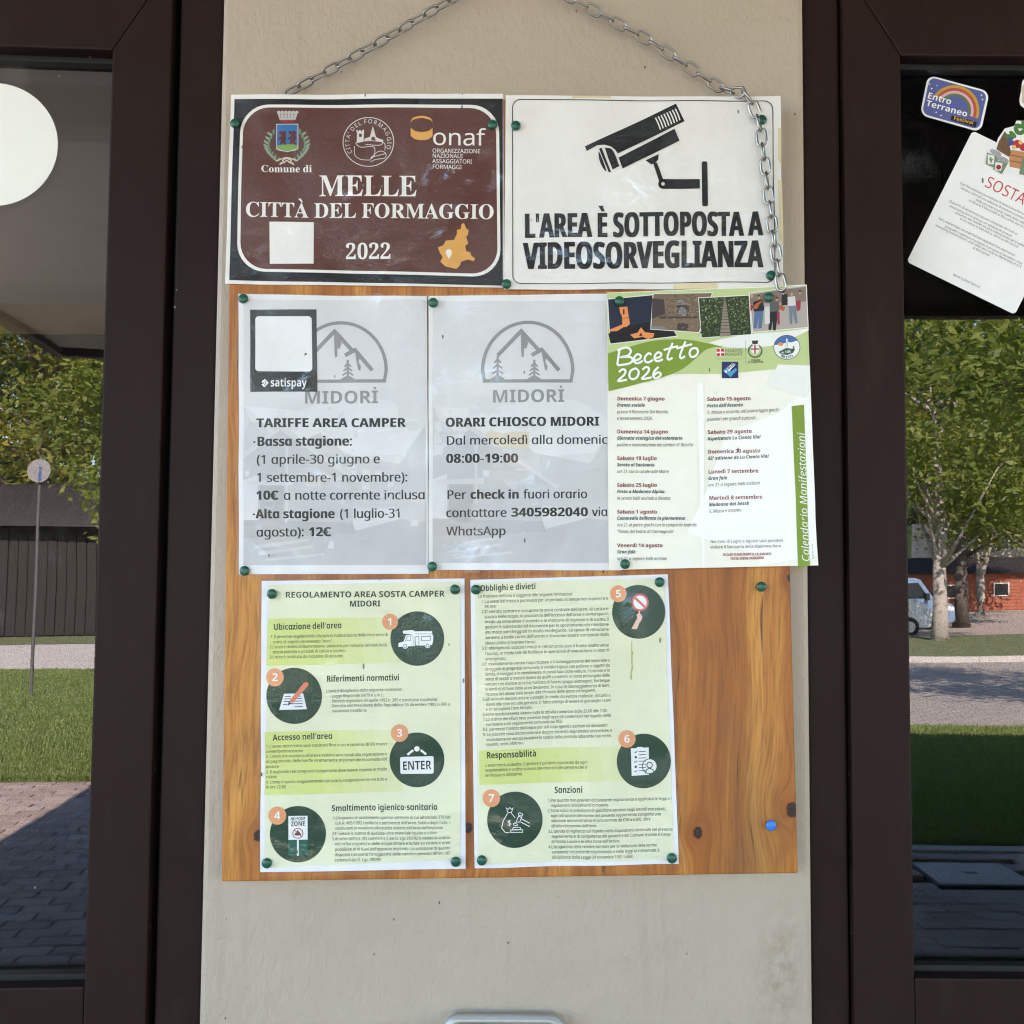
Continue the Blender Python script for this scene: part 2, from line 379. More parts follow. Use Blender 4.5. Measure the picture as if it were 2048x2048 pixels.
class Layer:
    def __init__(s, sh, name, mat, lift, k): s.sh, s.name, s.mat, s.lift, s.k = sh, name, mat, lift, k; s.v, s.f, s.i, s.big = [], [], 0, False
    def _up(s): s.i += 1; return s.i*4e-6
    def poly(s, pts, holes=()):
        z = s._up(); loops = [[s.k(*p) for p in L] for L in [pts]+list(holes)]
        flat = [p for L in loops for p in L]
        tr = tessellate_polygon([[Vector((p[0], p[1], 0)) for p in L] for L in loops]); n = len(s.v)
        s.v += [(p[0], p[1], z) for p in flat]; s.f += [tuple(n+i for i in t) for t in tr]
        xs = [p[0] for p in flat]; ys = [p[1] for p in flat]
        if max(max(xs)-min(xs), max(ys)-min(ys)) > 30: s.big = True
        return s
    def rect(s, x0, y0, x1, y1): return s.poly([(x0, y0), (x1, y0), (x1, y1), (x0, y1)])
    def rrect(s, c, r, hole=None):
        def rr(c, r):
            out = []
            for i in range(4):
                p, a, b = Vector(c[i]), Vector(c[i-1]), Vector(c[(i+1) % 4])
                u = (a-p).normalized()*r; w = (b-p).normalized()*r; o = p+u+w
                for q in range(9):
                    t = q/8*math.pi/2; out.append(tuple(o-w*math.cos(t)-u*math.sin(t)))
            return out
        return s.poly(rr(c, r), [rr(*hole)] if hole else ())
    def disc(s, x, y, r, ry=None, n=40, rot=0):
        ry = ry or r; ca, sa = math.cos(rot), math.sin(rot)
        return s.poly([(x+r*math.cos(t)*ca-ry*math.sin(t)*sa, y+r*math.cos(t)*sa+ry*math.sin(t)*ca) for t in [2*math.pi*i/n for i in range(n)]])
    def ring(s, x, y, r, w, ry=None, n=48):
        ry = ry or r; c = lambda a, b: [(x+a*math.cos(2*math.pi*i/n), y+b*math.sin(2*math.pi*i/n)) for i in range(n)]
        return s.poly(c(r, ry), [c(r-w, ry-w)])
    def stroke(s, pts, w, closed=False, smooth=False):
        if smooth: pts = catmull(pts, closed)
        P = [Vector(p[:2]) for p in pts]; N = len(P); L, Rr = [], []
        for i in range(N):
            a = P[i-1] if (i or closed) else P[i]; b = P[(i+1) % N] if (i < N-1 or closed) else P[i]
            d1 = (P[i]-a); d2 = (b-P[i])
            if d1.length < 1e-6: d1 = d2
            if d2.length < 1e-6: d2 = d1
            d1 = d1.normalized(); d2 = d2.normalized()
            n1 = Vector((-d1.y, d1.x)); n2 = Vector((-d2.y, d2.x)); m = n1+n2
            m = n1 if m.length < .3 else m.normalized(); m = m/max(.5, m.dot(n1)) if m.dot(n1) else m
            L.append(P[i]+m*w/2); Rr.append(P[i]-m*w/2)
        z = s._up(); n = len(s.v); M_ = N
        s.v += [(*s.k(*p), z) for p in L]+[(*s.k(*p), z) for p in Rr]
        for i in range(N if closed else N-1): j = (i+1) % N; s.f.append((n+i, n+j, n+M_+j, n+M_+i))
        return s
    def text(s, body, p0, p1, cap, st='r', shear=0, align=0, asp=1.0, gap=0):
        """p0 -> p1 is the baseline; without p1 the natural width is used along +x"""
        if 'lettering' in s.name and s.v: s.done(); s.v, s.f, s.i, s.big = [], [], 0, False
        gl = [glyph(c, st) for c in body]; wid = sum(g[2]+gap for g in gl)
        A = Vector(p0)
        if p1 is None: d = Vector((1, 0)); sx = cap*asp
        elif isinstance(p1, (int, float)): d = Vector((math.cos(p1), math.sin(p1))); sx = cap*asp
        else: d = Vector(p1)-A; sx = d.length/wid; d.normalize()
        n = Vector((d.y, -d.x)); z = s._up(); x = -align*wid
        for v, f, a in gl:
            for e, ez in (((-EMB[st]*cap/sx, 0), (EMB[st]*cap/sx, 6e-6)) if st in EMB else ((0, 0),)):
                b = len(s.v)
                for q in v:
                    p = A+d*((x+q[0]+e+shear*q[1])*sx)+n*(q[1]*cap); s.v.append((*s.k(p.x, p.y), z+ez+q[2]*1e-4))
                s.f += [tuple(b+i for i in t) for t in f]
            x += a+gap
        if cap > 60: s.big = True
        return s
    def arctext(s, body, c, r, a0, a1, cap, st='r', inside=False):
        gl = [glyph(ch, st) for ch in body]; tot = sum(g[2] for g in gl); z = s._up(); x = 0
        for v, f, a in gl:
            t = a0+(a1-a0)*(x+a/2)/tot; b = len(s.v)
            d = Vector((-math.sin(t), math.cos(t))); up = Vector((math.cos(t), math.sin(t)))
            if inside: d, up = -d, -up
            o = Vector(c)+Vector((math.cos(t), math.sin(t)))*r
            for q in v:
                p = o+d*((q[0]-a/2)*cap)+up*(q[1]*cap); s.v.append((*s.k(p.x, p.y), z))
            s.f += [tuple(b+i for i in t2) for t2 in f]; x += a
        return s
    def done(s, label=None, parent=None):
        bm = bmesh.new(); vs = [bm.verts.new(v) for v in s.v]
        for q in s.f:
            try: bm.faces.new([vs[i] for i in q])
            except ValueError: pass
        if s.big:
            for ax in (0, 1):
                lo = min(v[ax] for v in s.v); hi = max(v[ax] for v in s.v); g = 24
                t = math.ceil(lo/g)*g
                while t < hi:
                    no = (1, 0, 0) if ax == 0 else (0, 1, 0)
                    bmesh.ops.bisect_plane(bm, geom=bm.verts[:]+bm.edges[:]+bm.faces[:], plane_co=(t*no[0], t*no[1], 0), plane_no=no); t += g
        for v in bm.verts: v.co = s.sh.world(v.co.x, v.co.y, s.lift+v.co.z+s.sh.base)
        for f_ in bm.faces:
            f_.normal_update()
            if f_.normal.y > 0: f_.normal_flip()
        o = bm_obj(s.name, bm, s.mat, parent or s.sh.root)
        if label: o['label'] = label
        return o
def waves(seed, amp=.0006):
    q = random.Random(seed); t = [(q.uniform(-1, 1)*.035, q.uniform(-1, 1)*.035, q.uniform(0, 6.3)) for _ in range(4)]
    return lambda x, y: amp+amp*sum(math.sin(a*x+b*y+c) for a, b, c in t)/2.2

# ================================================================== SETTING: ground, lawns, road, hills
def strip(name, x0, x1, y0, y1, mat, lift, nx=8, ny=16, wob=0, kind='structure', seed=1):
    q = random.Random(seed); V = []; Fc = []
    ys = sorted({y0+(y1-y0)*j/ny for j in range(ny+1)} | {v for v in (-4, -44) if min(y0, y1) < v < max(y0, y1)})
    for y in ys:
        for i in range(nx+1):
            edge = y in (ys[0], ys[-1])
            yy = y+(q.uniform(-wob, wob) if edge else 0)
            V.append((x0+(x1-x0)*i/nx, yy, terrain(yy)+lift))
    N = nx+1
    for j in range(len(ys)-1):
        for i in range(nx): Fc.append((j*N+i, j*N+i+1, (j+1)*N+i+1, (j+1)*N+i))
    return tag(mesh_obj(name, V, Fc, mat), kind=kind)
def ground_mat(name, a, b, scale, spots=None, bump=.01):
    t = NT(name); v = t.coord(); n = t.noise(scale, 8, v, .65); m = t.noise(scale*.07, 3, v)
    c = t.mix(n, a, b); c = t.mix(t.math('MULTIPLY', m, .5), c, tuple((x+y)*.42 for x, y in zip(a, b)))
    if spots: c = t.mix(t.ramp(t.noise(scale*.4, 5, v), [(.56, (0, 0, 0)), (.68, (1, 1, 1))]), c, spots)
    return t.set(c, .9, .2, 0, t.bump(n, bump))
GRAVEL = ground_mat('pale_gravel', (.29, .24, .20), (.47, .40, .345), 9)
LAWN = ground_mat('lawn_grass', (.095, .122, .055), (.18, .205, .10), 7, (.24, .22, .15), .03)
PATHM = ground_mat('pale_path', (.42, .40, .37), (.56, .54, .50), 5)
def paver_mat(name, c1, c2, mortar, sc):
    t = NT(name); br = t.n('TexBrick'); t.l(t.coord((1, 1, 1)), br.inputs['Vector'])
    br.inputs['Scale'].default_value = sc; br.inputs['Mortar Size'].default_value = .018; br.inputs['Brick Width'].default_value = .5; br.inputs['Row Height'].default_value = .25
    for i, c in (('Color1', c1), ('Color2', c2), ('Mortar', mortar)): br.inputs[i].default_value = (*c, 1)
    c = t.mix(t.math('MULTIPLY', t.noise(3, 6, t.coord()), .6), br.outputs['Color'], tuple(x*.7 for x in c1))
    return t.set(c, .85, .25, 0, t.bump(br.outputs['Fac'], -.002))
ROADM = paver_mat('paved_road', (.36, .33, .30), (.44, .40, .36), (.14, .125, .11), 2.4)
strip('ground', -400, 400, 60, -420, GRAVEL, -.02, 8, 40)
strip('lawn', .6, 40, -4.32, -9.3, LAWN, .012, 60, 8, .07, seed=3)
strip('lawn', -30, -1.2, -6.35, -16.9, LAWN, .012, 60, 8, .07, seed=4)
strip('road', .6, 60, -9.3, -19.6, ROADM, .004, 8, 8)
strip('path', -60, -1.2, -16.9, -25.9, PATHM, .004, 30, 8, .12, seed=6)
strip('grass_bank', -60, 2, -25.9, -36, LAWN, .012, 40, 8, .1, seed=7)
strip('grass_island', 3, 30, -19.75, -31.5, LAWN, .10, 40, 8, .08, seed=8)
KERB = plain('kerb_concrete', (.42, .40, .37), .85, .2, var=.12, nscale=8)
for nm, y0, y1, x0, x1, h in (('kerb', -19.6, -19.76, 3, 30, .12), ('lawn_edging', -4.24, -4.33, .6, 12, .03)):
    bm = bmesh.new(); x = x0
    while x < x1-.01:
        bm_box(bm, (x+.004, y1, terrain(y0)-.08), (min(x+1, x1)-.004, y0, terrain(y0)+h), .008); x += 1
    tag(bm_obj(nm, bm, KERB), kind='structure')
# wooded hillside far behind
def hillside():
    V = []; Fc = []; NX, NY = 90, 14; q = random.Random(5)
    for j in range(NY+1):
        for i in range(NX+1):
            x = -330+660*i/NX; y = -130-16*j
            ridge = 70-46*math.exp(-((x+20)/95)**2)+16*math.sin(x*.012+1)*(abs(x) > 90)+9*math.sin(x*.031)+(-14 if x < -20 else 8)
            V.append((x, y, -2+ridge*(j/NY)**1.1+q.uniform(-1.6, 1.6)*(j > 0)))
    N = NX+1
    for j in range(NY):
        for i in range(NX): Fc.append((j*N+i, j*N+i+1, (j+1)*N+i+1, (j+1)*N+i))
    t = NT('wooded_slope'); v = t.coord(); n = t.noise(.35, 8, v, .7)
    m = t.set(t.mix(n, (.018, .04, .012), (.07, .12, .035)), .95, .1, 0, t.bump(n, 2.5))
    tag(mesh_obj('hillside', V, Fc, m, smooth=True), kind='structure')
hillside()

# paving in front of the doors: single stones where the glass shows them, the rest in one mesh
def paving_mat():
    t = NT('concrete_paver'); v = t.coord(); oi = t.n('ObjectInfo')
    g = t.n('NewGeometry')
    rnd = t.math('FRACT', t.math('ADD', oi.outputs['Random'], g.outputs['Random Per Island']))
    c = t.mix(rnd, (.30, .235, .21), (.44, .37, .34)); c = t.mix(t.math('MULTIPLY', t.noise(40, 6, v), .45), c, (.24, .20, .18))
    return t.set(c, .85, .25, 0, t.bump(t.noise(240, 4, v), .0012))
PAVER = paving_mat()
paving = strip('paving', -5.2, 9, .3, -6.35, plain('joint_sand', (.085, .075, .06), .95, .1, var=.2, nscale=30), -.004, 8, 10)
def pavers():
    bm = bmesh.new(); bm_box(bm, (-.0975, -.0475, -.06), (.0975, .0475, .022), .006)
    me = bpy.data.meshes.new('paver'); bm.to_mesh(me); bm.free(); me.materials.append(PAVER)
    V = []; Fc = []; single = 0; base = [(v.co.copy()) for v in me.vertices]; q = random.Random(11)
    # a light chamfered block for the joined ones
    def blk(x, y, z, w=.0975):
        n = len(V); c = .006
        for zz, e in ((-.02, 0), (.016, 0), (.022, c)):
            for sx, sy in ((-1, -1), (1, -1), (1, 1), (-1, 1)): V.append((x+sx*(w-e), y+sy*(.0475-e), z+zz))
        for k in range(4):
            for r in (0, 4): Fc.append((n+r+k, n+r+(k+1) % 4, n+r+4+(k+1) % 4, n+r+4+k))
        Fc.append((n+8, n+9, n+10, n+11))
    j = 0; y = .05
    while y > -6.3:
        x = -5.15+(.1 if j % 2 else 0); lim = 9 if y > -4.2 else -1.25
        while x < lim:
            z = terrain(y)+q.uniform(-.0025, .0025)
            if not (2.02 < x < 2.62 and -4.12 < y < -3.62):
                if (1.35 < x < 2.75 and -4.2 < y < -2.75) or (-3.05 < x < -2.0 and -6.3 < y < -4.45):
                    o = bpy.data.objects.new('paver', me); o.location = (x, y, z); o.rotation_euler = (q.uniform(-.012, .012), q.uniform(-.008, .008), q.uniform(-.01, .01))
                    link(o, paving); single += 1
                else: blk(x, y, z)
            x += .2
        y -= .1; j += 1
    o = mesh_obj('laid_pavers', V, Fc, PAVER, paving); o['kind'] = 'stuff'
pavers()
mh = empty('manhole_cover', (2.32, -3.87, 0), 'square pale concrete manhole cover set in the dark paving', 'manhole cover')
box('frame', (-.25, -.19, -.03), (.25, .19, .012), plain('iron_rim', (.06, .06, .06), .6, .4, .5), mh, .004)
box('lid', (-.232, -.172, -.02), (.232, .172, .016), plain('cover_concrete', (.50, .49, .47), .8, .3, var=.12, nscale=20), mh, .006)
box('lifting_notch', (-.03, -.012, .0155), (.03, .012, .018), plain('iron_rim', (.06, .06, .06)), mh)

# grass blades, nobody could count them
def grass(name, n, fx, fy, hgt, mat, seed):
    q = random.Random(seed); V = []; Fc = []
    for _ in range(n):
        u = q.random(); y = fy(u); x = fx(y, q.random()); z = terrain(y)+.012; a = q.uniform(0, 6.3); h = hgt*q.uniform(.5, 1.5); w = hgt*.16
        lx, ly = math.cos(a), math.sin(a); k = len(V); t = q.uniform(-.5, .5)*h
        V += [(x-lx*w, y-ly*w, z), (x+lx*w, y+ly*w, z), (x-ly*t, y+lx*t, z+h)]; Fc.append((k, k+1, k+2))
    return tag(mesh_obj(name, V, Fc, mat), 'short green grass blades of the mown lawn', 'grass', kind='stuff')
def leafmat(name, a, b, trans=.35):
    t = NT(name); g = t.n('NewGeometry'); oi = t.n('ObjectInfo')
    c = t.mix(g.outputs['Random Per Island'], a, b); c = t.mix(t.math('MULTIPLY', oi.outputs['Random'], .3), c, tuple(x*.8 for x in b))
    t.set(c, .5, .35); tl = t.n('BsdfTranslucent'); t.l(t.mix(1, c, (1.5, 1.6, .5), 'MULTIPLY'), tl.inputs['Color'])
    mx = t.n('MixShader'); mx.inputs[0].default_value = trans; t.l(t.b.outputs[0], mx.inputs[1]); t.l(tl.outputs[0], mx.inputs[2]); t.l(mx.outputs[0], t.out.inputs['Surface'])
    return t.m
GRASSB = leafmat('grass_blade', (.10, .15, .045), (.24, .30, .10), .3)
grass('grass', 80000, lambda y, u: -.40*-y-.9+u*(-y*.18+.8), lambda u: -6.4-10.4*u**1.6, .038, GRASSB, 1)
grass('grass', 40000, lambda y, u: (.40*-y+.2)+u*(-y*.16+.8), lambda u: -4.4-4.9*u, .04, GRASSB, 2)

# ------------------------------------------------------------------ trees
BARK = ground_mat('tree_bark', (.30, .27, .235), (.50, .46, .41), 9, (.16, .14, .12), .02)
BARK2 = ground_mat('dark_bark', (.07, .06, .05), (.15, .13, .11), 10, (.05, .04, .035), .02)
LEAF_A = leafmat('leaf_fresh', (.07, .12, .02), (.20, .23, .05), .42); LEAF_B = leafmat('leaf_deep', (.022, .055, .014), (.06, .11, .03)); LEAF_C = leafmat('leaf_yellowing', (.08, .12, .02), (.26, .24, .05))
def tree(label, loc, h, r, clumps, leaves, leaf, mat, trunk_r, crown_lo, seed, lean=(0, 0), fork=False, group='broadleaf trees round the parking area'):
    q = random.Random(seed); x, y = loc; z = terrain(y)
    root = empty('tree', (x, y, z), label, 'tree', group)
    bm = bmesh.new(); top = h*.8
    def trunk(p0, p1, r0, r1, n=7):
        pts = []; rad = []
        for i in range(n):
            t = i/(n-1); p = Vector(p0).lerp(Vector(p1), t)+Vector((q.uniform(-1, 1), q.uniform(-1, 1), 0))*r0*.35*(0 < i < n-1)
            pts.append(p); rad.append((r0*(1-t)+r1*t)*(1.35 if i == 0 else 1))
        tube(bm, pts, rad, 8); return pts
    base = trunk((0, 0, -.1), (lean[0], lean[1], top), trunk_r, trunk_r*.3, 9)
    if fork: trunk((0, 0, h*.22), (r*.35, .2, top*.8), trunk_r*.75, trunk_r*.25)
    cl = []
    for i in range(clumps):
        while True:
            v = Vector((q.uniform(-1, 1), q.uniform(-1, 1), q.uniform(-1, 1)))
            if .25 < v.length < 1: break
        c = Vector((v.x*r+lean[0]*.7, v.y*r+lean[1]*.7, crown_lo+(h-crown_lo)*(v.z+1)/2)); cl.append((c, r*q.uniform(.2, .36)))
        if i % 3 == 0:
            b = base[min(8, max(2, int(8*max(.15, (c.z-r*.5)/top))))]; trunk(b, c, trunk_r*.28, trunk_r*.06, 4)
    bm_obj('trunk', bm, BARK if 'pale' in label or 'grey' in label else BARK2, root, smooth=True)
    V = []; Fc = []
    for _ in range(leaves):
        c, cr = cl[q.randrange(len(cl))]; v = Vector((q.gauss(0, 1), q.gauss(0, 1), q.gauss(0, .75))); v = v.normalized()*cr*(q.random()**.45)*1.15
        p = c+v; s = leaf*q.uniform(.6, 1.3); a = Vector((q.gauss(0, 1), q.gauss(0, 1), q.gauss(0, .6))).normalized(); b = a.cross(Vector((q.gauss(0, 1), q.gauss(0, 1), q.gauss(0, 1)))).normalized()
        n = len(V); V += [p-a*s, p+b*s*.42, p+a*s, p-b*s*.42]; Fc.append((n, n+1, n+2, n+3))
    bm = None; mesh_obj('crown', V, Fc, mat, root); return root
tree('pale straight trunked tree on the grass island beside the white van', (12.9, -28.0), 11.5, 3.9, 60, 17000, .13, LEAF_A, .23, 3.3, 21)
tree('leafy tree overhanging the lawn in front of the paved road', (7.3, -8.9), 6.2, 2.4, 44, 9500, .08, LEAF_A, .15, 3.0, 22)
tree('forked grey tree standing before the low red wooden house', (26.6, -54), 11, 3.8, 40, 8000, .17, LEAF_C, .26, 3.4, 23, fork=True)
tree('tall yellow green tree at the edge of the gravel lot', (20.5, -43), 16, 5.6, 70, 16000, .18, LEAF_C, .3, 3.6, 24)
tree('dense dark tree behind the white van', (13.5, -47), 17, 6, 70, 16000, .18, LEAF_B, .3, 2.6, 25)
tree('broad tree far beyond the gravel lot by the red house', (40, -72), 18, 8, 60, 11000, .26, LEAF_A, .4, 4.2, 26)
tree('young bright tree leaning over the path beside the dark barn', (-4.6, -19.5), 7.2, 2.4, 34, 8000, .09, LEAF_A, .11, 2.3, 27, lean=(-.7, .2))
tree('large tree rising behind the dark barn roof', (-13.5, -37), 15, 5.6, 50, 10000, .2, LEAF_C, .32, 5, 28)
tree('tall dense tree far behind the barn', (-21, -46), 20, 7, 60, 12000, .24, LEAF_B, .4, 4, 32)
tree('small bright green tree beside the red house', (36, -57), 4.6, 2.2, 30, 5000, .14, LEAF_A, .12, .8, 31)

# ------------------------------------------------------------------ houses, vans, sign across the way
WOODD = ground_mat('dark_barn_boards', (.018, .017, .017), (.042, .039, .037), 6); TILE = ground_mat('dark_roof_tiles', (.05, .045, .045), (.10, .09, .09), 6)
def barn():
    x0, x1, y = -19, -4.2, -30.5; z = terrain(y)
    root = empty('barn', ((x0+x1)/2, y, z), 'long dark timber barn behind the pale path', 'barn'); cx = (x0+x1)/2
    bm = bmesh.new(); bm_box(bm, (x0-cx+.05, -5, -.2), (x1-cx-.05, -.06, 3.6)); bm_obj('wall', bm, WOODD, root)
    n = int((x1-x0)/.3); bm0 = bmesh.new(); bm_box(bm0, (-.13, -.02, 0), (.13, .03, 3.5)); me = bpy.data.meshes.new('board'); bm0.to_mesh(me); bm0.free(); me.materials.append(WOODD)
    for i in range(n):
        o = bpy.data.objects.new('board', me); o.location = (x0-cx+.15+i*.3, -.04+random.uniform(-.012, .012), .05); link(o, root)
    bm = bmesh.new()
    vs = [bm.verts.new(p) for p in ((x0-cx-.4, .6, 3.45), (x1-cx+.4, .6, 3.45), (x1-cx+.4, -2.5, 5.0), (x0-cx-.4, -2.5, 5.0), (x1-cx+.4, -5.6, 3.45), (x0-cx-.4, -5.6, 3.45))]
    bm.faces.new((vs[0], vs[1], vs[2], vs[3])); bm.faces.new((vs[3], vs[2], vs[4], vs[5]))
    r = bmesh.ops.solidify(bm, geom=bm.faces[:], thickness=.14); bm_obj('roof', bm, TILE, root)
barn()
def house(loc, w, d, h, rh, wallm, label, wins, ny=.35):
    x, y = loc; z = terrain(y); root = empty('wooden_house', (x, y, z), label, 'house')
    box('wall', (-w/2, -d, -.3), (w/2, 0, h), wallm, root)
    bm = bmesh.new(); e = .5
    for i in range(int(h/.22)): bm_box(bm, (-w/2+.01, .0, .02+i*.22), (w/2-.01, .03, .02+i*.22+.19))
    o = bm_obj('cladding', bm, wallm, root)
    bm = bmesh.new(); vs = [bm.verts.new(p) for p in ((-w/2-e, e, h-.1), (w/2+e, e, h-.1), (w/2+e, -d/2, h+rh), (-w/2-e, -d/2, h+rh), (w/2+e, -d-e, h-.1), (-w/2-e, -d-e, h-.1))]
    bm.faces.new((vs[0], vs[1], vs[2], vs[3])); bm.faces.new((vs[3], vs[2], vs[4], vs[5])); bmesh.ops.solidify(bm, geom=bm.faces[:], thickness=.16); bm_obj('roof', bm, TILE, root)
    for wx, wz, ww, wh in wins:
        f = box('window', (wx-ww/2, .03, wz), (wx+ww/2, .09, wz+wh), plain('white_trim', (.7, .69, .66), .5), root)
        box('pane', (wx-ww/2+.08, .085, wz+.08), (wx+ww/2-.08, .10, wz+wh-.08), plain('dark_pane', (.02, .022, .025), .1, .6), f)
    return root
house((34, -60), 22, 7, 2.5, 1.0, plain('red_timber', (.32, .115, .07), .8, .2, var=.2, nscale=3), 'low red timber house with grey roof and white framed windows', [(-6.5, .8, 1.1, .9), (-3.2, .9, 1.0, .9), (.4, .8, 1.1, .9), (4, .8, 1.1, .9)])
house((47, -84), 16, 9, 7, 4, plain('cream_render', (.42, .39, .34), .9, .2, var=.1, nscale=2), 'tall cream chalet with a wide dark roof up behind the trees', [(-4, 1.2, 1.2, 1.4), (0, 1.2, 1.2, 1.4), (-4, 4.4, 1.2, 1.4), (0, 4.4, 1.2, 1.4)])
def van(loc, color, name, label):
    x, y = loc; z = terrain(y); root = empty('parked_van', (x, y, z), label, 'van', 'vans parked beyond the grass island')
    paint = plain('van_paint_'+name, color, .25, .5, var=.02); blk = plain('van_rubber', (.02, .02, .02), .8); gls = plain('van_window', (.015, .02, .025), .05, .8)
    prof = [(-2.6, .32), (-2.6, 2.15), (-2.45, 2.28), (.9, 2.28), (1.15, 2.2), (1.75, 1.35), (2.45, 1.12), (2.6, .95), (2.62, .42), (2.5, .3)]
    prism('body', prof, -.98, .98, paint, root, .05)
    mesh_obj('windscreen', [(1.19, -.86, 2.12), (1.19, .86, 2.12), (1.76, .86, 1.40), (1.76, -.86, 1.40)], [(0, 1, 2, 3)], gls, root).location = (.03, 0, .03)
    for sy in (-1, 1):
        prism('side_window', [(.2, 1.35), (.2, 2.05), (1.05, 2.05), (1.5, 1.38)], sy*.975, sy*.992, gls, root)
        prism('headlight', [(2.25, .85), (2.3, 1.05), (2.55, .98), (2.56, .82)], sy*.6, sy*.99, plain('lamp_glass', (.6, .62, .65), .1, .7), root)
        box('wing_mirror', (1.3, sy*1.0, 1.3), (1.45, sy*1.22, 1.6), blk, root, .02)
        for wx in (-1.65, 1.75):
            bm = bmesh.new(); bmesh.ops.create_cone(bm, segments=24, radius1=.35, radius2=.35, depth=.24, cap_ends=True, matrix=Matrix.Translation((wx, sy*.9, .35)) @ Matrix.Rotation(R(90), 4, 'X')); wl = bm_obj('wheel', bm, blk, root)
            bm = bmesh.new(); bmesh.ops.create_cone(bm, segments=20, radius1=.2, radius2=.17, depth=.27, cap_ends=True, matrix=Matrix.Translation((wx, sy*.9, .35)) @ Matrix.Rotation(R(90), 4, 'X')); bm_obj('rim', bm, plain('wheel_rim', (.45, .45, .46), .35, .5, .6), wl)
    box('bumper', (2.45, -.95, .3), (2.68, .95, .55), blk, root, .04)
van((12.55, -34.6), (.72, .72, .71), 'white', 'white van parked beside the pale trunked tree')
van((16.5, -41.5), (.16, .24, .36), 'blue', 'blue grey van parked behind the white van')
sg = empty('information_sign', (-4.8, -12.2, terrain(-12.2)), 'round white information sign dimmed to grey on a thin grey post', 'sign')
bm = bmesh.new(); tube(bm, [(0, 0, 0), (0, 0, 3.2)], .022, 10); bm_obj('post', bm, plain('galvanised', (.10, .10, .10), .6, .4, .2), sg)
bm = bmesh.new(); bmesh.ops.create_cone(bm, segments=40, radius1=.15, radius2=.15, depth=.02, cap_ends=True, matrix=Matrix.Translation((0, .05, 3.0)) @ Matrix.Rotation(R(90), 4, 'X')); pn = bm_obj('panel', bm, plain('sign_dimmed_white', (.20, .20, .20), .5, var=.1), sg)  # white panel and its post coloured darker to dim them as shade would
v, f = raw('i', 'sb'); mesh_obj('letter', [((.15-p[0])*.36, .064, 2.87+p[1]*.36) for p in v], [q[::-1] for q in f], plain('sign_blue', (.03, .07, .22), .5), pn)

# ================================================================== THE KIOSK
PX0, PX1 = W(421, 1024, 0).x, W(1617, 1024, 0).x
pier = box('wall_pier', (PX0, 0, -.02), (PX1, .30, 3.2), PLASTER, None, .006)
tag(pier, 'beige painted plaster wall pier between two brown glazed doors', 'wall')
GREYP = plain('grey_ceiling_paint', (.40, .395, .39), .7, .3, var=.06, nscale=6); DARKW = ground_mat('darkened_boards', (.022, .018, .016), (.045, .038, .034), 12)  # underside colour split: right boards darkened so their reflection reads black
FASC = plain('fascia_brown', (.055, .042, .036), .6, .3, var=.15, nscale=7); ROOFT = ground_mat('kiosk_roof_tiles', (.16, .07, .05), (.26, .12, .08), 5)
# side walls of the kiosk beyond the doors
kw = empty('kiosk_wall', (0, .15, 0), 'beige plastered kiosk front above and beyond the glazed doors', 'wall')
for nm, a, b in (('side_wall', (-6, -.15, 0), (-1.30, .15, 3.2)), ('side_wall', (1.28, -.15, 0), (7, .15, 3.2)), ('lintel', (-1.30, -.146, 2.36), (PX0-.001, .146, 3.2)), ('lintel', (PX1+.001, -.146, 2.36), (1.28, .146, 3.2)),
                 ('back_wall', (-3.4, 3.851, 0), (7, 4.05, 3.2)), ('back_wall', (-6, 3.851, 0), (-5.201, 4.05, 3.2)), ('back_wall', (-5.2, 3.851, 0), (-3.401, 4.05, .9)), ('back_wall', (-5.2, 3.851, 2.3), (-3.401, 4.05, 3.2)), ('end_wall', (-6.2, -.15, 0), (-6.001, 4.2, 3.2)), ('end_wall', (7.001, -.15, 0), (7.2, 4.2, 3.2))):  # gap in the back wall added so sun lights the left ceiling
    box(nm, a, b, PLASTER, kw)
DIM = plain('dim_interior', (.016, .016, .018), .9, .2, var=.1, nscale=4)  # near-black colour stands in for the shade inside the room
tag(box('interior_floor', (-.32, .3, -.02), (7, 4.1, .004), DIM), kind='structure')
tag(box('interior_floor', (-2.6, .3, -.02), (-.321, 4.1, .003), DIM), kind='structure')
tag(box('interior_floor', (-6, .3, -.02), (-2.601, 4.1, .003), plain('grey_bounce_floor', (.26, .25, .24), .7, .3, var=.1, nscale=5)), kind='structure')  # pale floor part out of view, added to bounce sun onto the ceiling
tag(box('shade_lining', (-.27, 1.6, .004), (6.9, 1.65, 2.9), DIM), kind='structure')  # dark sheet added behind the right pane in place of room shade
tag(box('shading_partition', (-.32, .301, .004), (-.272, 3.99, 2.899), DIM), kind='structure')  # unseen, added to block light so the right room stays dark
tag(box('shade_lining', (-3.4, 3.93, .004), (-.33, 3.99, 2.72), DIM), kind='structure')  # dark sheet added over the lit back wall in place of shade
tag(box('interior_ceiling', (-.32, .3, 2.9), (7, 4.1, 2.95), DIM), kind='structure')
tag(box('interior_ceiling', (-6, .3, 2.9), (-.321, 4.1, 2.95), plain('white_ceiling', (.40, .41, .43), .8, .2, var=.04, nscale=3)), kind='structure')
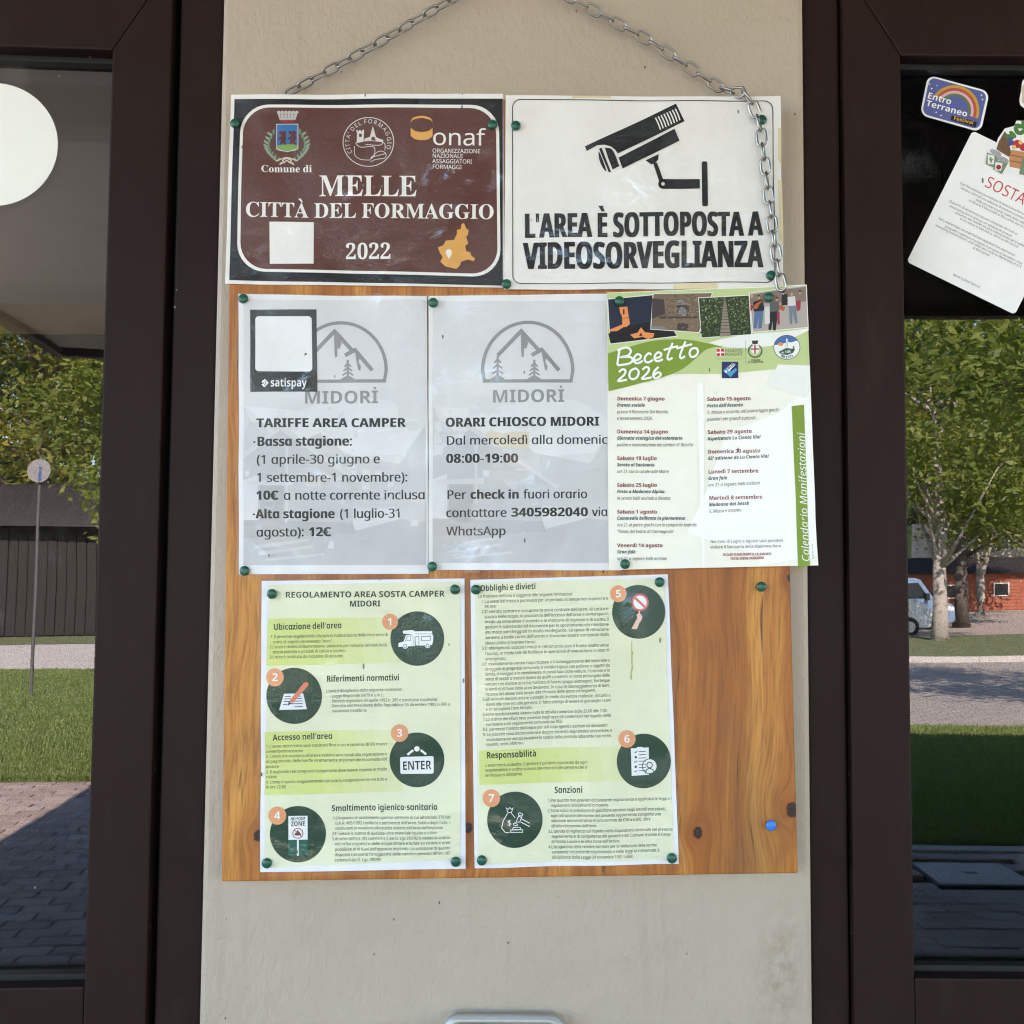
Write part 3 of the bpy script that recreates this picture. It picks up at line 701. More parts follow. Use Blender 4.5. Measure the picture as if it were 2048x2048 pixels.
# roof with deep eaves
rf = empty('porch_roof', (0, 0, 3.0), 'deep overhanging kiosk roof with boarded underside and brown fascia', 'roof')
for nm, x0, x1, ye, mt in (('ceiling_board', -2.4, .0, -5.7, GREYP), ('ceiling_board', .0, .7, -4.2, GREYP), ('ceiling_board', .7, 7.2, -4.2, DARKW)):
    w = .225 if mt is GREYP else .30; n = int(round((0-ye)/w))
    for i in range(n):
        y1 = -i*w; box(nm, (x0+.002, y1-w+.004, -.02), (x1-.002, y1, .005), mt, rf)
for a, b in (((-2.48, -5.78, -.06), (.08, -5.7, .14)), ((-2.48, -5.699, -.06), (-2.401, .0, .14)), ((.001, -5.699, -.06), (.08, -4.29, .14)), ((.081, -4.28, -.06), (7.3, -4.201, .14))):
    box('fascia', a, b, FASC, rf, .004)
mesh_obj('roof_slope', [(-2.48, -5.78, .15), (.08, -5.78, .15), (.08, .2, .9), (-2.48, .2, .9)], [(0, 1, 2, 3)], ROOFT, rf)
mesh_obj('roof_slope', [(.08, -4.28, .15), (7.3, -4.28, .15), (7.3, .2, .9), (.08, .2, .9)], [(0, 1, 2, 3)], ROOFT, rf)
mesh_obj('roof_slope', [(-6.3, .2, .3), (7.3, .2, .9), (7.3, 4.4, .9), (-6.3, 4.4, .3)], [(0, 1, 2, 3)], ROOFT, rf)
box('ceiling_beam', (-2.4, -2.0, -.14), (.0, -1.86, -.021), FASC, rf, .006)
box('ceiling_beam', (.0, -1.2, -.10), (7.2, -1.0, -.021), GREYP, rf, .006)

# ------------------------------------------------------------------ glazed doors
BLACK = plain('black_gasket', (.008, .008, .008), .5, .4, var=0); STEEL = plain('dull_steel', (.45, .45, .44), .35, .5, .9, var=.05)
def frame(sgn, x_in, x_out, label):
    """fixed frame against the pier: jambs and head, in world x"""
    root = empty('door_frame', ((x_in+x_out)/2, .05, 0), label, 'door frame'); ox = root.location.x
    A = lambda p: tuple(q-r for q, r in zip(p, root.location))
    xa, xb = x_in, x_in+sgn*(abs(x_out-x_in)); xc = x_in+sgn*.965
    for nm, a, b in (('jamb', (xa, .010, 0), (xb, .10, 2.357)), ('jamb', (xc-sgn*.04, .010, 0), (xc, .10, 2.357)), ('head', (xb+sgn*.001, .012, 2.29), (xc-sgn*.041, .10, 2.356))):
        box(nm, A(a), A(b), FRAMEP, root, .003)
    box('rebate', A((xb+sgn*.001, .035, 0)), A((xb+sgn*.03, .10, 2.289)), BLACK, root)
    return root
def door(sgn, hinge, rz, ztop, zbot, ws, label):
    root = empty('glazed_door', (hinge.x, hinge.y, 0), label, 'door', rz=rz)
    Wd = .86; zt = ztop+.10; zb = zbot-.13; P = lambda pts: [(sgn*a, b) for a, b in pts]; g = .0003; D = .05
    prism('stile', P([(0, .02), (0, zt), (ws-g, ztop), (ws-g, .02)]), 0, D, FRAMEP, root, .0022)
    prism('stile', P([(Wd, .02), (Wd, zt), (Wd-ws+g, ztop), (Wd-ws+g, .02)]), 0, D, FRAMEP, root, .0022)
    prism('top_rail', P([(g*2, zt), (Wd-g*2, zt), (Wd-ws, ztop), (ws, ztop)]), .0003, D, FRAMEP, root, .0022)
    prism('middle_rail', P([(ws, zb), (ws, zbot), (Wd-ws, zbot), (Wd-ws, zb)]), .0006, D, FRAMEP, root, .0022)
    prism('bottom_rail', P([(ws, .02), (ws, .14), (Wd-ws, .14), (Wd-ws, .02)]), .0006, D, FRAMEP, root, .0022)
    prism('lower_panel', P([(ws, .14), (ws, zb), (Wd-ws, zb), (Wd-ws, .14)]), .02, .034, FRAMEP, root)
    for a, b, c, d in ((ws, ztop-.006, Wd-ws, ztop), (ws, zbot, Wd-ws, zbot+.006), (ws, zbot+.006, ws+.005, ztop-.006), (Wd-ws-.005, zbot+.006, Wd-ws, ztop-.006)):
        prism('gasket', P([(a, b), (c, b), (c, d), (a, d)]), .018, .030, BLACK, root)
    prism('glass_pane', P([(ws+.001, zbot+.001), (Wd-ws-.001, zbot+.001), (Wd-ws-.001, ztop-.001), (ws+.001, ztop-.001)]), .030, .034, GLASS, root)
    return root
frame(1, PX1+.001, W(1688, 1024, .01).x, 'dark brown metal door frame set against the right edge of the notice board wall'.replace('right edge of the ', ''))
frame(-1, PX0-.001, W(336, 1024, .01).x, 'dark brown metal door frame beside the door with the white disc')
SF = .004                                                  # front of the closed sash
hr = W(1697, 1024, SF); gr = W(1816, 1024, SF).x-hr.x
door_r = door(1, hr, 0, W(1810, 111, SF).z, W(1830, 1957, SF).z, gr, 'brown glazed door with stickers on its pane')
PHI = R(3.4); hl = W(318, 1024, SF)
def Wl(px, py, back=0):                                    # pixel -> point on the left sash plane, which stands slightly ajar
    n = Vector((math.sin(PHI), -math.cos(PHI), 0)); p0 = hl - n*back; d = ray(px, py); t = (p0-CAM).dot(n)/d.dot(n); return CAM+d*t
gl = (Wl(196, 1024)-hl).length
door_l = door(-1, hl, PHI, Wl(225, 100).z, Wl(167, 1974).z, gl, 'brown glazed door standing slightly ajar with a white disc on its pane')

# round white sticker on the ajar pane
def disc_sticker():
    c = Wl(-13, 289, .0285); e = Wl(116, 289, .0285); r = (e-c).length
    bm = bmesh.new(); bmesh.ops.create_circle(bm, segments=96, radius=r, cap_ends=True)
    fs = bm.faces[:]; g = bmesh.ops.extrude_face_region(bm, geom=fs)
    for v in g['geom']:
        if isinstance(v, bmesh.types.BMVert): v.co.z += .0006
    bmesh.ops.recalc_face_normals(bm, faces=bm.faces)
    o = bm_obj('disc_sticker', bm, plain('cream_vinyl', (.80, .79, .71), .45, .4, var=.02, nscale=30)); o.matrix_world = Matrix.Translation(c) @ Matrix.Rotation(PHI, 4, 'Z') @ Matrix.Rotation(R(90), 4, 'X')
    tag(o, 'plain cream white disc sticker on the glass of the ajar door', 'sticker')
disc_sticker()

# ------------------------------------------------------------------ the board
k1 = crop(0, 0, 1.06)                                      # readings from the full view
BF = -.021
bc = [k1(436, 188), k1(1468, 186), k1(1506, 1648), k1(418, 1664)]
bw = [W(*p, BF) for p in bc]
borig = Vector(((bw[2].x+bw[3].x)/2, BF, min(bw[2].z, bw[3].z)))
kn = crop(1340, 1120, .3417)
KN = [(kn(162, 1597), .0050), (kn(716, 1463), .0066), (k1(487, 1577), .0048), (k1(884, 1562), .0045), (k1(1490, 1090), .003)]
WOOD = make_wood([((W(*p, BF)-borig).x, (W(*p, BF)-borig).z, r) for p, r in KN])
# straight bevelled slab with the traced outline
bm = bmesh.new(); vs = [bm.verts.new(p-borig) for p in bw]; f0 = bm.faces.new(vs)
ex = bmesh.ops.extrude_face_region(bm, geom=[f0])
for v in ex['geom']:
    if isinstance(v, bmesh.types.BMVert): v.co.y += .018
bmesh.ops.recalc_face_normals(bm, faces=bm.faces)
bmesh.ops.bevel(bm, geom=list(bm.edges), offset=.0022, segments=3, affect='EDGES', profile=.6)
board = bm_obj('notice_board', bm, WOOD); board.location = borig
tag(board, 'knotty varnished pine notice board hung from a chain', 'notice board')

def sheet_root(name, corners, label, cat, y, group=None):
    ws_ = [W(*p, y) for p in corners]; b = (ws_[2]+ws_[3])/2
    return empty(name, b, label, cat, group)

# ================================================================== sign A: brown town sign
A = crop(440, 170, 580/1932)
cs = [A(75, 66), A(1886, 60), A(1893, 1350), A(36, 1325)]
ra = sheet_root('town_sign', cs, 'brown and black town sign reading MELLE CITTÀ DEL FORMAGGIO 2022', 'sign', BF-.0012)
S = Sheet(ra, BF-.0012, waves(1, .0007)); WH = (232, 228, 220)
S.grid('sheet', cs, ink(WH), 0, 24, 18, .0010)
L = S.layer('black_panel', (12, 12, 15), .0001, A); L.poly([(98, 97), (1884, 94), (1884, 1338), (64, 1302)]); L.done()
L = S.layer('white_frame', WH, .0002, A); L.rrect([(140, 134), (1858, 136), (1870, 1282), (112, 1240)], 185); L.done()
L = S.layer('brown_field', (88, 46, 35), .0003, A); L.rrect([(158, 153), (1838, 158), (1850, 1262), (134, 1222)], 172); L.done()
L = S.layer('lettering', WH, .0004, A)
L.text('Comune di', (275, 583), (615, 584), 46, 'serif'); L.text('MELLE', (660, 743), (1313, 745), 136, 'serif'); L.text('CITTÀ DEL FORMAGGIO', (172, 882), (1828, 896), 97, 'serif')
L.text('2022', (835, 1162), (1143, 1162), 102, 'serif')
for tx, y, x1 in (('ORGANIZZAZIONE', 455, 1735), ('NAZIONALE', 488, 1620), ('ASSAGGIATORI', 524, 1680), ('FORMAGGI', 561, 1612)): L.text(tx, (1415, y), (x1, y+2), 27)
L.text('onaf', (1412, 404), (1762, 406), 108, 'r', gap=-.02)
L.rect(333, 915, 625, 1193); L.done()
L = S.layer('municipal_crest', (188, 184, 178), .0004, A)
L.poly([(385, 190), (520, 190), (505, 236), (400, 236)])
for i in range(6): L.disc(394+i*24, 186, 12, 10, 12)
L.done()
L = S.layer('municipal_crest', (120, 118, 114), .00045, A)
for i in range(5): L.rect(402+i*22, 196, 412+i*22, 206); L.rect(404+i*21, 214, 413+i*21, 222)
L.done()
L = S.layer('municipal_crest', (150, 40, 52), .0004, A); L.poly([(400, 237), (505, 237), (492, 248), (452, 251), (412, 248)]); L.done()
L = S.layer('municipal_crest', (200, 196, 190), .0004, A); L.poly([(376, 263), (524, 263), (524, 430), (500, 441), (462, 446), (450, 450), (438, 446), (402, 441), (376, 430)]); L.done()
L = S.layer('municipal_crest', (38, 104, 160), .00047, A); L.rect(381, 268, 519, 408); L.done()
L = S.layer('municipal_crest', (120, 158, 72), .00049, A); L.poly([(381, 408), (420, 398), (480, 398), (519, 408), (519, 428), (450, 445), (381, 428)]); L.done()
L = S.layer('municipal_crest', (92, 34, 32), .00052, A)
for dx in (0, 66):
    L.poly([(392+dx, 316), (402+dx, 308), (414+dx, 318), (424+dx, 308), (440+dx, 312), (446+dx, 324), (440+dx, 336), (446+dx, 360), (436+dx, 378), (446+dx, 400), (424+dx, 402), (422+dx, 386), (412+dx, 400), (398+dx, 400), (406+dx, 376), (404+dx, 362), (388+dx, 372), (390+dx, 356), (410+dx, 344), (408+dx, 332), (394+dx, 328)])
L.done()
for cl, off in (((96, 128, 98), 0), ((136, 152, 120), 1)):
    L = S.layer('laurel_wreath', cl, .0004+off*.00004, A)
    for sd in (-1, 1):
        for i in range(off, 17, 2):
            t = i/16; ang = R(205-118*t); x = 447+sd*-math.cos(ang)*-1*0; px_ = 447+sd*(112+22*math.sin(math.pi*t))*math.sin(R(35+85*t)) ; py_ = 500-185*t+12*math.sin(math.pi*t)
            L.disc(px_+sd*(9 if i % 2 else -9), py_, 19, 8, 12, sd*(-.9+.3*t) if i % 2 else sd*(-1.9+.3*t))
    L.done()
L = S.layer('ribbon', (206, 190, 172), .00046, A)
for pts in ([(372, 508), (420, 492), (446, 486), (470, 492), (520, 508)], [(446, 490), (420, 505), (428, 520), (446, 505), (466, 520), (474, 505), (446, 490)], [(430, 514), (402, 530), (412, 518)], [(462, 514), (492, 532), (480, 518)]): L.stroke(pts, 8, smooth=True)
L.done()
L = S.layer('cheese_town_logo', (214, 206, 200), .0004, A); L.ring(990, 384, 171, 5, 165)
L.arctext("CITTA' DEL FORMAGGIO", (990, 386), 126, R(146), R(382), 27)
L.poly([(908, 303), (918, 303), (918, 312), (928, 312), (928, 303), (938, 303), (938, 312), (948, 312), (948, 303), (962, 303), (960, 324), (957, 382), (912, 390), (914, 324)], [[(928, 328), (946, 328), (946, 350), (928, 350)]])
L.poly([(1020, 277), (1040, 350), (1060, 362), (1090, 372), (1086, 388), (1040, 376), (1030, 350), (1012, 350), (1008, 374), (964, 380), (964, 362), (1000, 350)])
for pts in ([(904, 392), (960, 376), (1040, 378), (1096, 392), (1100, 440)], [(904, 392), (940, 418), (1024, 416), (1030, 470), (1004, 500)], [(898, 410), (900, 470), (940, 500), (1004, 504)], [(970, 400), (1060, 406), (1090, 390)], [(1004, 490), (1060, 446), (1104, 458), (1100, 490), (1040, 500), (1006, 516)], [(1004, 490), (1030, 480), (1104, 462)]): L.stroke(pts, 4, smooth=True)
L.done()
L = S.layer('orange_emblem', (218, 158, 70), .0004, A)
up = [(1272, 250), (1290, 224), (1345, 211), (1400, 224), (1417, 250)]; lo = [(1417, 256), (1400, 238), (1345, 226), (1290, 238), (1272, 258)]
L.poly(catmull(up)+catmull(lo)); up = [(1272, 290), (1300, 312), (1345, 319), (1390, 312), (1417, 290)]; lo = [(1417, 345), (1390, 366), (1345, 373), (1300, 366), (1272, 345)]
L.poly(catmull(up)+catmull(lo))
L.poly([(1625, 922), (1640, 958), (1657, 972), (1652, 1000), (1640, 1015), (1654, 1060), (1634, 1075), (1640, 1110), (1666, 1116), (1675, 1140), (1700, 1160), (1690, 1176), (1650, 1166), (1606, 1180), (1600, 1205), (1575, 1228), (1545, 1222), (1500, 1210), (1468, 1180), (1485, 1150), (1465, 1120), (1452, 1086), (1490, 1070), (1505, 1040), (1560, 1035), (1580, 992), (1578, 970), (1605, 962), (1610, 930)]); L.done()
L = S.layer('map_pin', WH, .0005, A); L.poly([(1526, 1166), (1506, 1128)]+[(1525+21*math.cos(t), 1118+21*math.sin(t)) for t in [R(160+i*22) for i in range(11)]]+[(1546, 1128)]); L.done()
S.grid('laminate', [A(70, 60), A(1890, 55), A(1897, 1360), A(32, 1335)], FILM, .0016, 18, 14, 0)

# ================================================================== sign B: video surveillance
B = crop(1000, 170, 620/1932)
cs = [B(36, 68), B(1744, 76), B(1765, 1272), B(24, 1278)]
rb = sheet_root('surveillance_sign', cs, 'white sign with black security camera reading L’AREA È SOTTOPOSTA A VIDEOSORVEGLIANZA', 'sign', BF-.0014)
S = Sheet(rb, BF-.0014, waves(2, .0013)); S.grid('sheet', cs, ink((231, 227, 219)), 0, 24, 18, .0004)
L = S.layer('tape_stain', (218, 202, 158), .00005, B); L.poly([(450, 72), (690, 73), (692, 86), (600, 82), (448, 88)]); L.poly([(1728, 270), (1748, 280), (1752, 500), (1730, 470)]); L.poly([(1734, 590), (1756, 600), (1762, 1010), (1738, 960)]); L.poly([(1080, 1240), (1350, 1238), (1352, 1274), (1082, 1275)]); L.done()
BK = (16, 16, 17)
L = S.layer('border_line', BK, .0001, B); L.rrect([(75, 92), (1697, 103), (1715, 1234), (77, 1245)], 56, ([(80, 97), (1692, 108), (1709, 1229), (82, 1240)], 52)); L.done()
L = S.layer('camera_pictogram', BK, .0001, B)
L.poly([(528, 388), (1095, 120), (1147, 232), (733, 432), (716, 408), (690, 388), (650, 377), (605, 381), (540, 416)])
L.poly([(737, 458), (1085, 278), (1117, 352), (762, 528)])
L.poly(catmull([(652, 396), (690, 402), (716, 440), (742, 512)])+[(700, 533), (676, 468)]); L.poly([(616, 402), (632, 396), (690, 546), (678, 552)])
L.poly(catmull([(612, 420), (618, 470), (640, 520), (662, 542), (646, 490), (622, 430), (612, 420)])[:-1])
L.poly([(905, 476), (988, 435), (984, 470), (962, 497), (940, 500)]); L.poly([(954, 498), (976, 488), (1014, 592), (990, 606)])
an = [(1015+31*math.cos(t), 621+31*math.sin(t)) for t in [R(90+i*15) for i in range(13)]]
L.poly(an+[(1243, 590), (1243, 650)], [[(1014+12*math.cos(t), 621+12*math.sin(t)) for t in [R(i*30) for i in range(12)]]])
L.rrect([(1255, 480), (1290, 480), (1293, 762), (1257, 762)], 12); L.done()
L = S.layer('lettering', BK, .0001, B); L.text("L'AREA È SOTTOPOSTA A", (150, 953), (1632, 943), 150, 'sbh'); L.text('VIDEOSORVEGLIANZA', (148, 1150), (1634, 1140), 166, 'sbh'); L.done()
L = S.layer('vent_slats', (231, 227, 219), .0002, B)
for i in range(8): L.stroke([(968+17.4*i, 206-7.6*i), (984+17.4*i, 240-7.6*i), (999+17.2*i, 282-8*i)], 8, smooth=True)
L.done()
S.grid('laminate', [B(20, 58), B(1766, 62), B(1776, 1280), B(10, 1288)], FILM, .0016, 18, 14, 0)

# ================================================================== sheets C and D: prices and opening hours
GT = (24, 23, 23); LG = (142, 140, 138); PAPER = (228, 226, 223)
def midori_logo(S, k, cx, bot, r, mid_tree=True, left_tree=True):
    L = S.layer('mountain_logo', LG, .00025, k)
    a = [(cx+r*math.cos(t), bot-70-(r+18)*math.sin(t)) for t in [math.pi*i/28 for i in range(29)]]
    L.stroke([(cx+r-12, bot)]+a+[(cx-r+12, bot)], 22, closed=True)
    L.stroke([(cx-200, bot-168), (cx-44, bot-330), (cx+78, bot-198)], 26)
    L.stroke([(cx+26, bot-170), (cx+92, bot-206), (cx+208, bot-70)], 26)
    L.poly([(cx-46, bot-318), (cx-14, bot-282), (cx+4, bot-252), (cx-10, bot-212), (cx-24, bot-218), (cx-26, bot-160), (cx-40, bot-156), (cx-44, bot-200)])
    L.poly([(cx+92, bot-196), (cx+124, bot-150), (cx+116, bot-128), (cx+132, bot-96), (cx+128, bot-68), (cx+114, bot-74)])
    for tx, h in ([(cx-200, 166)] if left_tree else [])+([(cx+44, 140)] if mid_tree else []):
        L.stroke([(tx, bot-10), (tx, bot-h)], 14)
        for j in range(4):
            y = bot-h+26+j*(h-50)/3.2; w = 22+j*7; L.stroke([(tx-w, y+20), (tx, y-4), (tx+w, y+20)], 11)
        L.poly([(tx-44, bot-8), (tx, bot-40), (tx+44, bot-8)])
    return L
def chalet_photo(S, k, x0, y0, x1, y1, seed):
    """washed-out grey photograph of a chalet, printed behind the text"""
    q = random.Random(seed); w, h = x1-x0, y1-y0; P = lambda *a: [(x0+u*w, y0+v*h) for u, v in a]
    def lay(c, polys, lift):
        L = S.layer('background_photo', c, lift, k)
        for p in polys: L.poly(P(*p))
        L.done()
    lay((213, 211, 210), [[(0, 0), (1, 0), (1, 1), (0, 1)]], .00006)
    lay((220, 219, 218), [[(.0, .40), (.12, .47), (.3, .42), (.55, .36), (.8, .38), (1, .47), (.88, .58), (.5, .60), (.3, .52)]], .00009)
    lay((201, 199, 198), [[(0, .40), (.04, .46), (.10, .46), (.16, .52), (.0, .60)], [(1, .47), (1, .74), (.80, .66), (.88, .60)], [(.30, .54), (.42, .50), (.56, .58), (.86, .62), (1, .66), (1, .80), (.55, .78), (.35, .68)]], .00011)
    lay((194, 192, 191), [[(.0, .585), (.20, .48), (.66, .71), (.60, .72), (.60, .84), (.08, .84), (.08, .66), (.0, .68)]], .00013)
    lay((208, 206, 205), [[(.0, .575), (.20, .465), (.68, .705), (.68, .72), (.20, .49), (.0, .60)], [(.02, .685), (.28, .675), (.28, .70), (.02, .70)], [(.23, .55), (.245, .55), (.245, .84), (.23, .84)]], .00015)
    lay((182, 180, 179), [[(.09, .70), (.22, .70), (.22, .84), (.09, .84)], [(.0, .83), (.6, .84), (.62, .88), (0, .9)]], .00016)
    lay((190, 188, 187), [[(0, .88), (.62, .87), (1, .80), (1, 1), (0, 1)]], .00012)
    lay((203, 201, 200), [[(.06, .925), (.36, .90), (.36, .91), (.06, .94)], [(.08, .95), (.38, .925), (.38, .935), (.08, .965)], [(.12, .975), (.44, .955), (.44, .965), (.12, .985)], [(.82, .79), (.9, .755), (1, .755), (1, .84), (.86, .83)]], .00018)
C = crop(460, 580, 400/1332)
cs = [C(60, 30), C(1312, 44), C(1322, 1890), C(62, 1893)]
rc = sheet_root('price_sheet', cs, 'laminated grey sheet headed TARIFFE AREA CAMPER with mountain logo', 'notice', BF-.0012, None)
S = Sheet(rc, BF-.0012, waves(3, .0013)); S.grid('sheet', cs, ink(PAPER), 0)
chalet_photo(S, C, 94, 68, 1304, 1832, 1)
midori_logo(S, C, 742, 608, 300, left_tree=False).done()
L = S.layer('logo_lettering', LG, .00025, C); L.text('MIDORİ', (490, 758), (992, 756), 84, 'sb'); L.done()
L = S.layer('payment_card', (52, 53, 53), .0004, C); L.poly([(138, 135), (578, 132), (583, 678), (140, 682)]); L.done('dark payment card with blank white square')
L = S.layer('white_square', (232, 230, 227), .0005, C); L.rrect([(172, 178), (547, 178), (549, 543), (173, 545)], 24); L.text('satispay', (274, 646), (512, 644), 54, 'sb')
L.stroke([(219, 620), (236, 602), (256, 622), (234, 645), (219, 630)], 10); L.stroke([(222, 607), (238, 622), (224, 636)], 8); L.done()
L = S.layer('lettering', GT, .0003, C)
L.text('TARIFFE AREA CAMPER', (178, 916), (1172, 914), 59, 'sbh'); L.text('·', (155, 1038), None, 62, 'sbh'); L.text('Bɑssɑ stɑgione:', (180, 1040), (818, 1038), 62, 'sbh')
L.text('(1 ɑprile-30 giugno e', (180, 1160), (1003, 1156), 60, 'm'); L.text('1 settembre-1 novembre):', (180, 1280), (1188, 1277), 60, 'm')
L.text('10€', (178, 1399), (330, 1398), 60, 'sbh'); L.text('ɑ notte corrente inclusɑ', (360, 1399), (1304, 1394), 60, 'm')
L.text('·', (155, 1520), None, 62, 'sbh'); L.text('Altɑ stɑgione', (176, 1522), (702, 1520), 60, 'sbh'); L.text('(1 luglio-31', (735, 1520), (1146, 1516), 60, 'm')
L.text('ɑgosto):', (178, 1643), (500, 1641), 60, 'm'); L.text('12€', (526, 1641), (678, 1640), 60, 'sbh'); L.done()
S.grid('laminate', [C(42, 22), C(1330, 30), C(1338, 1904), C(44, 1912)], FILM, .0016, 18, 22, 0)

D = crop(850, 580, 390/1299)
cs = [D(24, 42), D(1300, 26), D(1310, 1868), D(26, 1864)]
rd = sheet_root('opening_hours_sheet', cs, 'laminated grey sheet headed ORARI CHIOSCO MIDORI tucked under the calendar', 'notice', BF-.0030)
S = Sheet(rd, BF-.0030, waves(4, .0013)); S.grid('sheet', cs, ink(PAPER), 0)
chalet_photo(S, D, 52, 76, 1268, 1818, 2)
midori_logo(S, D, 684, 608, 300).done()
L = S.layer('logo_lettering', LG, .00025, D); L.text('MIDORİ', (443, 751), (930, 748), 84, 'sb'); L.done()
L = S.layer('tape_stain', (214, 202, 176), .00022, D); L.poly([(400, 958), (440, 934), (520, 960), (600, 944), (692, 948), (690, 1060), (560, 1052), (480, 1040), (420, 1000)]); L.done()
L = S.layer('lettering', GT, .0003, D)
L.text('ORARI CHIOSCO MIDORI', (135, 912), (1160, 906), 60, 'sbh'); L.text('Dɑl mercoledì ɑllɑ domenicɑ', (140, 1032), (1266, 1026), 58, 'm'); L.text('08:00-19:00', (140, 1153), (622, 1151), 60, 'sbh')
L.text('Per', (145, 1394), (276, 1393), 58, 'm'); L.text('check in', (302, 1392), (629, 1390), 58, 'sbh'); L.text('fuori orɑrio', (655, 1390), (1082, 1388), 58, 'm')
L.text('contɑttɑre', (140, 1514), (546, 1511), 58, 'm'); L.text('3405982040', (573, 1510), (1086, 1507), 58, 'sbh'); L.text('viɑ', (1112, 1507), (1218, 1506), 58, 'm'); L.text('WhɑtsApp', (143, 1636), (540, 1633), 58, 'm'); L.done()
S.grid('laminate', [D(8, 32), D(1306, 18), D(1316, 1884), D(8, 1882)], FILM, .0016, 18, 22, 0)

# ================================================================== sheet E: events calendar
E1, E2 = crop(1200, 570, 440/1932), crop(1200, 770, 440/1932)
cs = [E1(60, 68), E1(1810, 2), E2(1900, 1584), E2(75, 1624)]
re_ = sheet_root('events_calendar', cs, 'green and cream calendar poster headed Becetto 2026 overhanging the board edge', 'poster', BF-.0048)
_we = waves(5, .0005)
def curl(x, y):
    t = max(0, (x-1490)/150); b = max(0, (y-1040)/110); return _we(x, y)+.006*t*t*(.35+.65*max(0, b))+.0012*max(0, (y-900)/240)
S = Sheet(re_, BF-.0048, curl)
bowE = lambda u, v: (0, math.sin(math.pi*u)*(3.0-8*v) if v > .99 or v < .01 else math.sin(math.pi*u)*(3.0-8*v))
CREAM = (236, 233, 216); S.grid('sheet', cs, ink(CREAM), 0, 30, 30, .0003)
L = S.layer('pale_panel', (243, 241, 232), .00006, E2); L.poly([(1105, 420), (1560, 250), (1840, 20), (1880, 1000), (1890, 1500), (1380, 1588), (1420, 1500), (760, 1300), (920, 950)]); L.poly([(845, -15), (908, -15), (916, 1600), (893, 1602)]); L.done()
L = S.layer('light_green_band', (184, 198, 134), .00012, E1); L.poly([(64, 74), (1800, 12), (1834, 712), (1500, 742), (1100, 780), (640, 782), (420, 858), (68, 860)]); L.done()
L = S.layer('white_wave', (229, 229, 220), .00018, E1); L.poly(catmull([(955, 508), (1100, 470), (1336, 430), (1600, 412), (1826, 385)])+[(1827, 402)]+catmull([(1750, 440), (1560, 520), (1400, 548), (1250, 556), (1080, 545), (955, 508)])[:-1]); L.poly([(1470, 880), (1560, 700), (1836, 712), (1840, 930), (1800, 1000)]); L.done()
L = S.layer('olive_leaf', (121, 146, 42), .00024, E1); L.poly([(69, 604)]+catmull([(250, 548), (450, 496), (650, 479), (800, 487), (940, 514), (1080, 545), (1000, 548), (920, 575), (830, 655), (720, 740), (600, 792), (400, 850), (210, 902)])+[(74, 934)]); L.done()
# four photographs
def photo(name, quad, base, border=(228, 226, 216), lift=.0003):
    cx = sum(p[0] for p in quad)/4; cy = sum(p[1] for p in quad)/4
    L = S.layer('photo_border', border, lift, E1); L.poly(quad); b = L.done()
    L = S.layer('photo', base, lift+.00005, E1); L.poly([(cx+(x-cx)*.972, cy+(y-cy)*.965) for x, y in quad]); L.done(name)
photo('night photo of a lit bell tower', [(62, 124), (470, 84), (682, 455), (84, 526)], (28, 34, 52))
L = S.layer('photo', (14, 13, 14), .00037, E1); L.poly([(72, 430), (200, 380), (400, 330), (560, 350), (660, 446), (90, 515)]); L.done()
L = S.layer('photo', (222, 134, 70), .0004, E1); L.poly([(168, 198), (238, 192), (244, 240), (262, 346), (228, 372), (206, 372), (150, 408), (82, 412), (80, 396), (196, 350), (190, 270), (176, 250)]); L.poly([(262, 440), (330, 420), (358, 374), (392, 418), (476, 428), (466, 462), (420, 478), (372, 458), (300, 472)]); L.done()
L = S.layer('photo', (60, 34, 24), .00042, E1); L.rect(200, 216, 214, 262); L.stroke([(190, 298), (258, 288)], 4); L.poly([(358, 420), (372, 450), (340, 452)]); L.done()
photo('photo of an old stone oven', [(462, 76), (988, 70), (870, 424), (440, 394)], (118, 98, 78), lift=.00045)
L = S.layer('photo', (92, 78, 64), .00052, E1)
q = random.Random(3)
for _ in range(90):
    x, y = q.uniform(560, 860), q.uniform(86, 280); L.rect(x, y, x+q.uniform(10, 30), y+q.uniform(4, 8))
L.done()
L = S.layer('photo', (150, 128, 98), .00054, E1)
for _ in range(80):
    x, y = q.uniform(560, 850), q.uniform(86, 400); L.rect(x, y, x+q.uniform(10, 26), y+q.uniform(3, 7))
L.done()
L = S.layer('photo', (66, 56, 50), .00056, E1); L.poly([(458, 120), (560, 130), (570, 260), (452, 300)]); L.poly([(520, 280), (860, 282), (860, 296), (520, 300)]); L.poly([(680, 340), (770, 340), (774, 404), (672, 400)]); L.poly([(668, 180), (780, 182), (770, 280), (676, 276)]); L.done()
L = S.layer('photo', (122, 122, 122), .00058, E1); L.poly([(654, 140), (720, 134), (784, 178), (666, 180)]); L.poly(catmull([(684, 276), (688, 220), (722, 200), (752, 224), (756, 278)])); L.poly([(446, 366), (570, 366), (572, 398), (444, 390)]); L.done()
photo('photo of a rope footbridge through foliage', [(858, 115), (1308, 90), (1331, 440), (884, 471)], (46, 58, 34), lift=.00062)
for cl, n, sd in (((92, 112, 62), 260, 1), ((146, 160, 100), 120, 2), ((26, 34, 20), 160, 3)):
    L = S.layer('photo', cl, .00066+sd*.00003, E1); q = random.Random(sd)
    for _ in range(n):
        x, y = q.uniform(882, 1300), q.uniform(118, 440)
        if abs(x-1095) < 12+(y-110)*.16: continue
        if cl[0] == 26 and y < 300: continue
        if cl[0] == 146 and y > 330: continue
        L.disc(x, y, q.uniform(4, 11), q.uniform(3, 7), 7, q.uniform(0, 3))
    L.done()
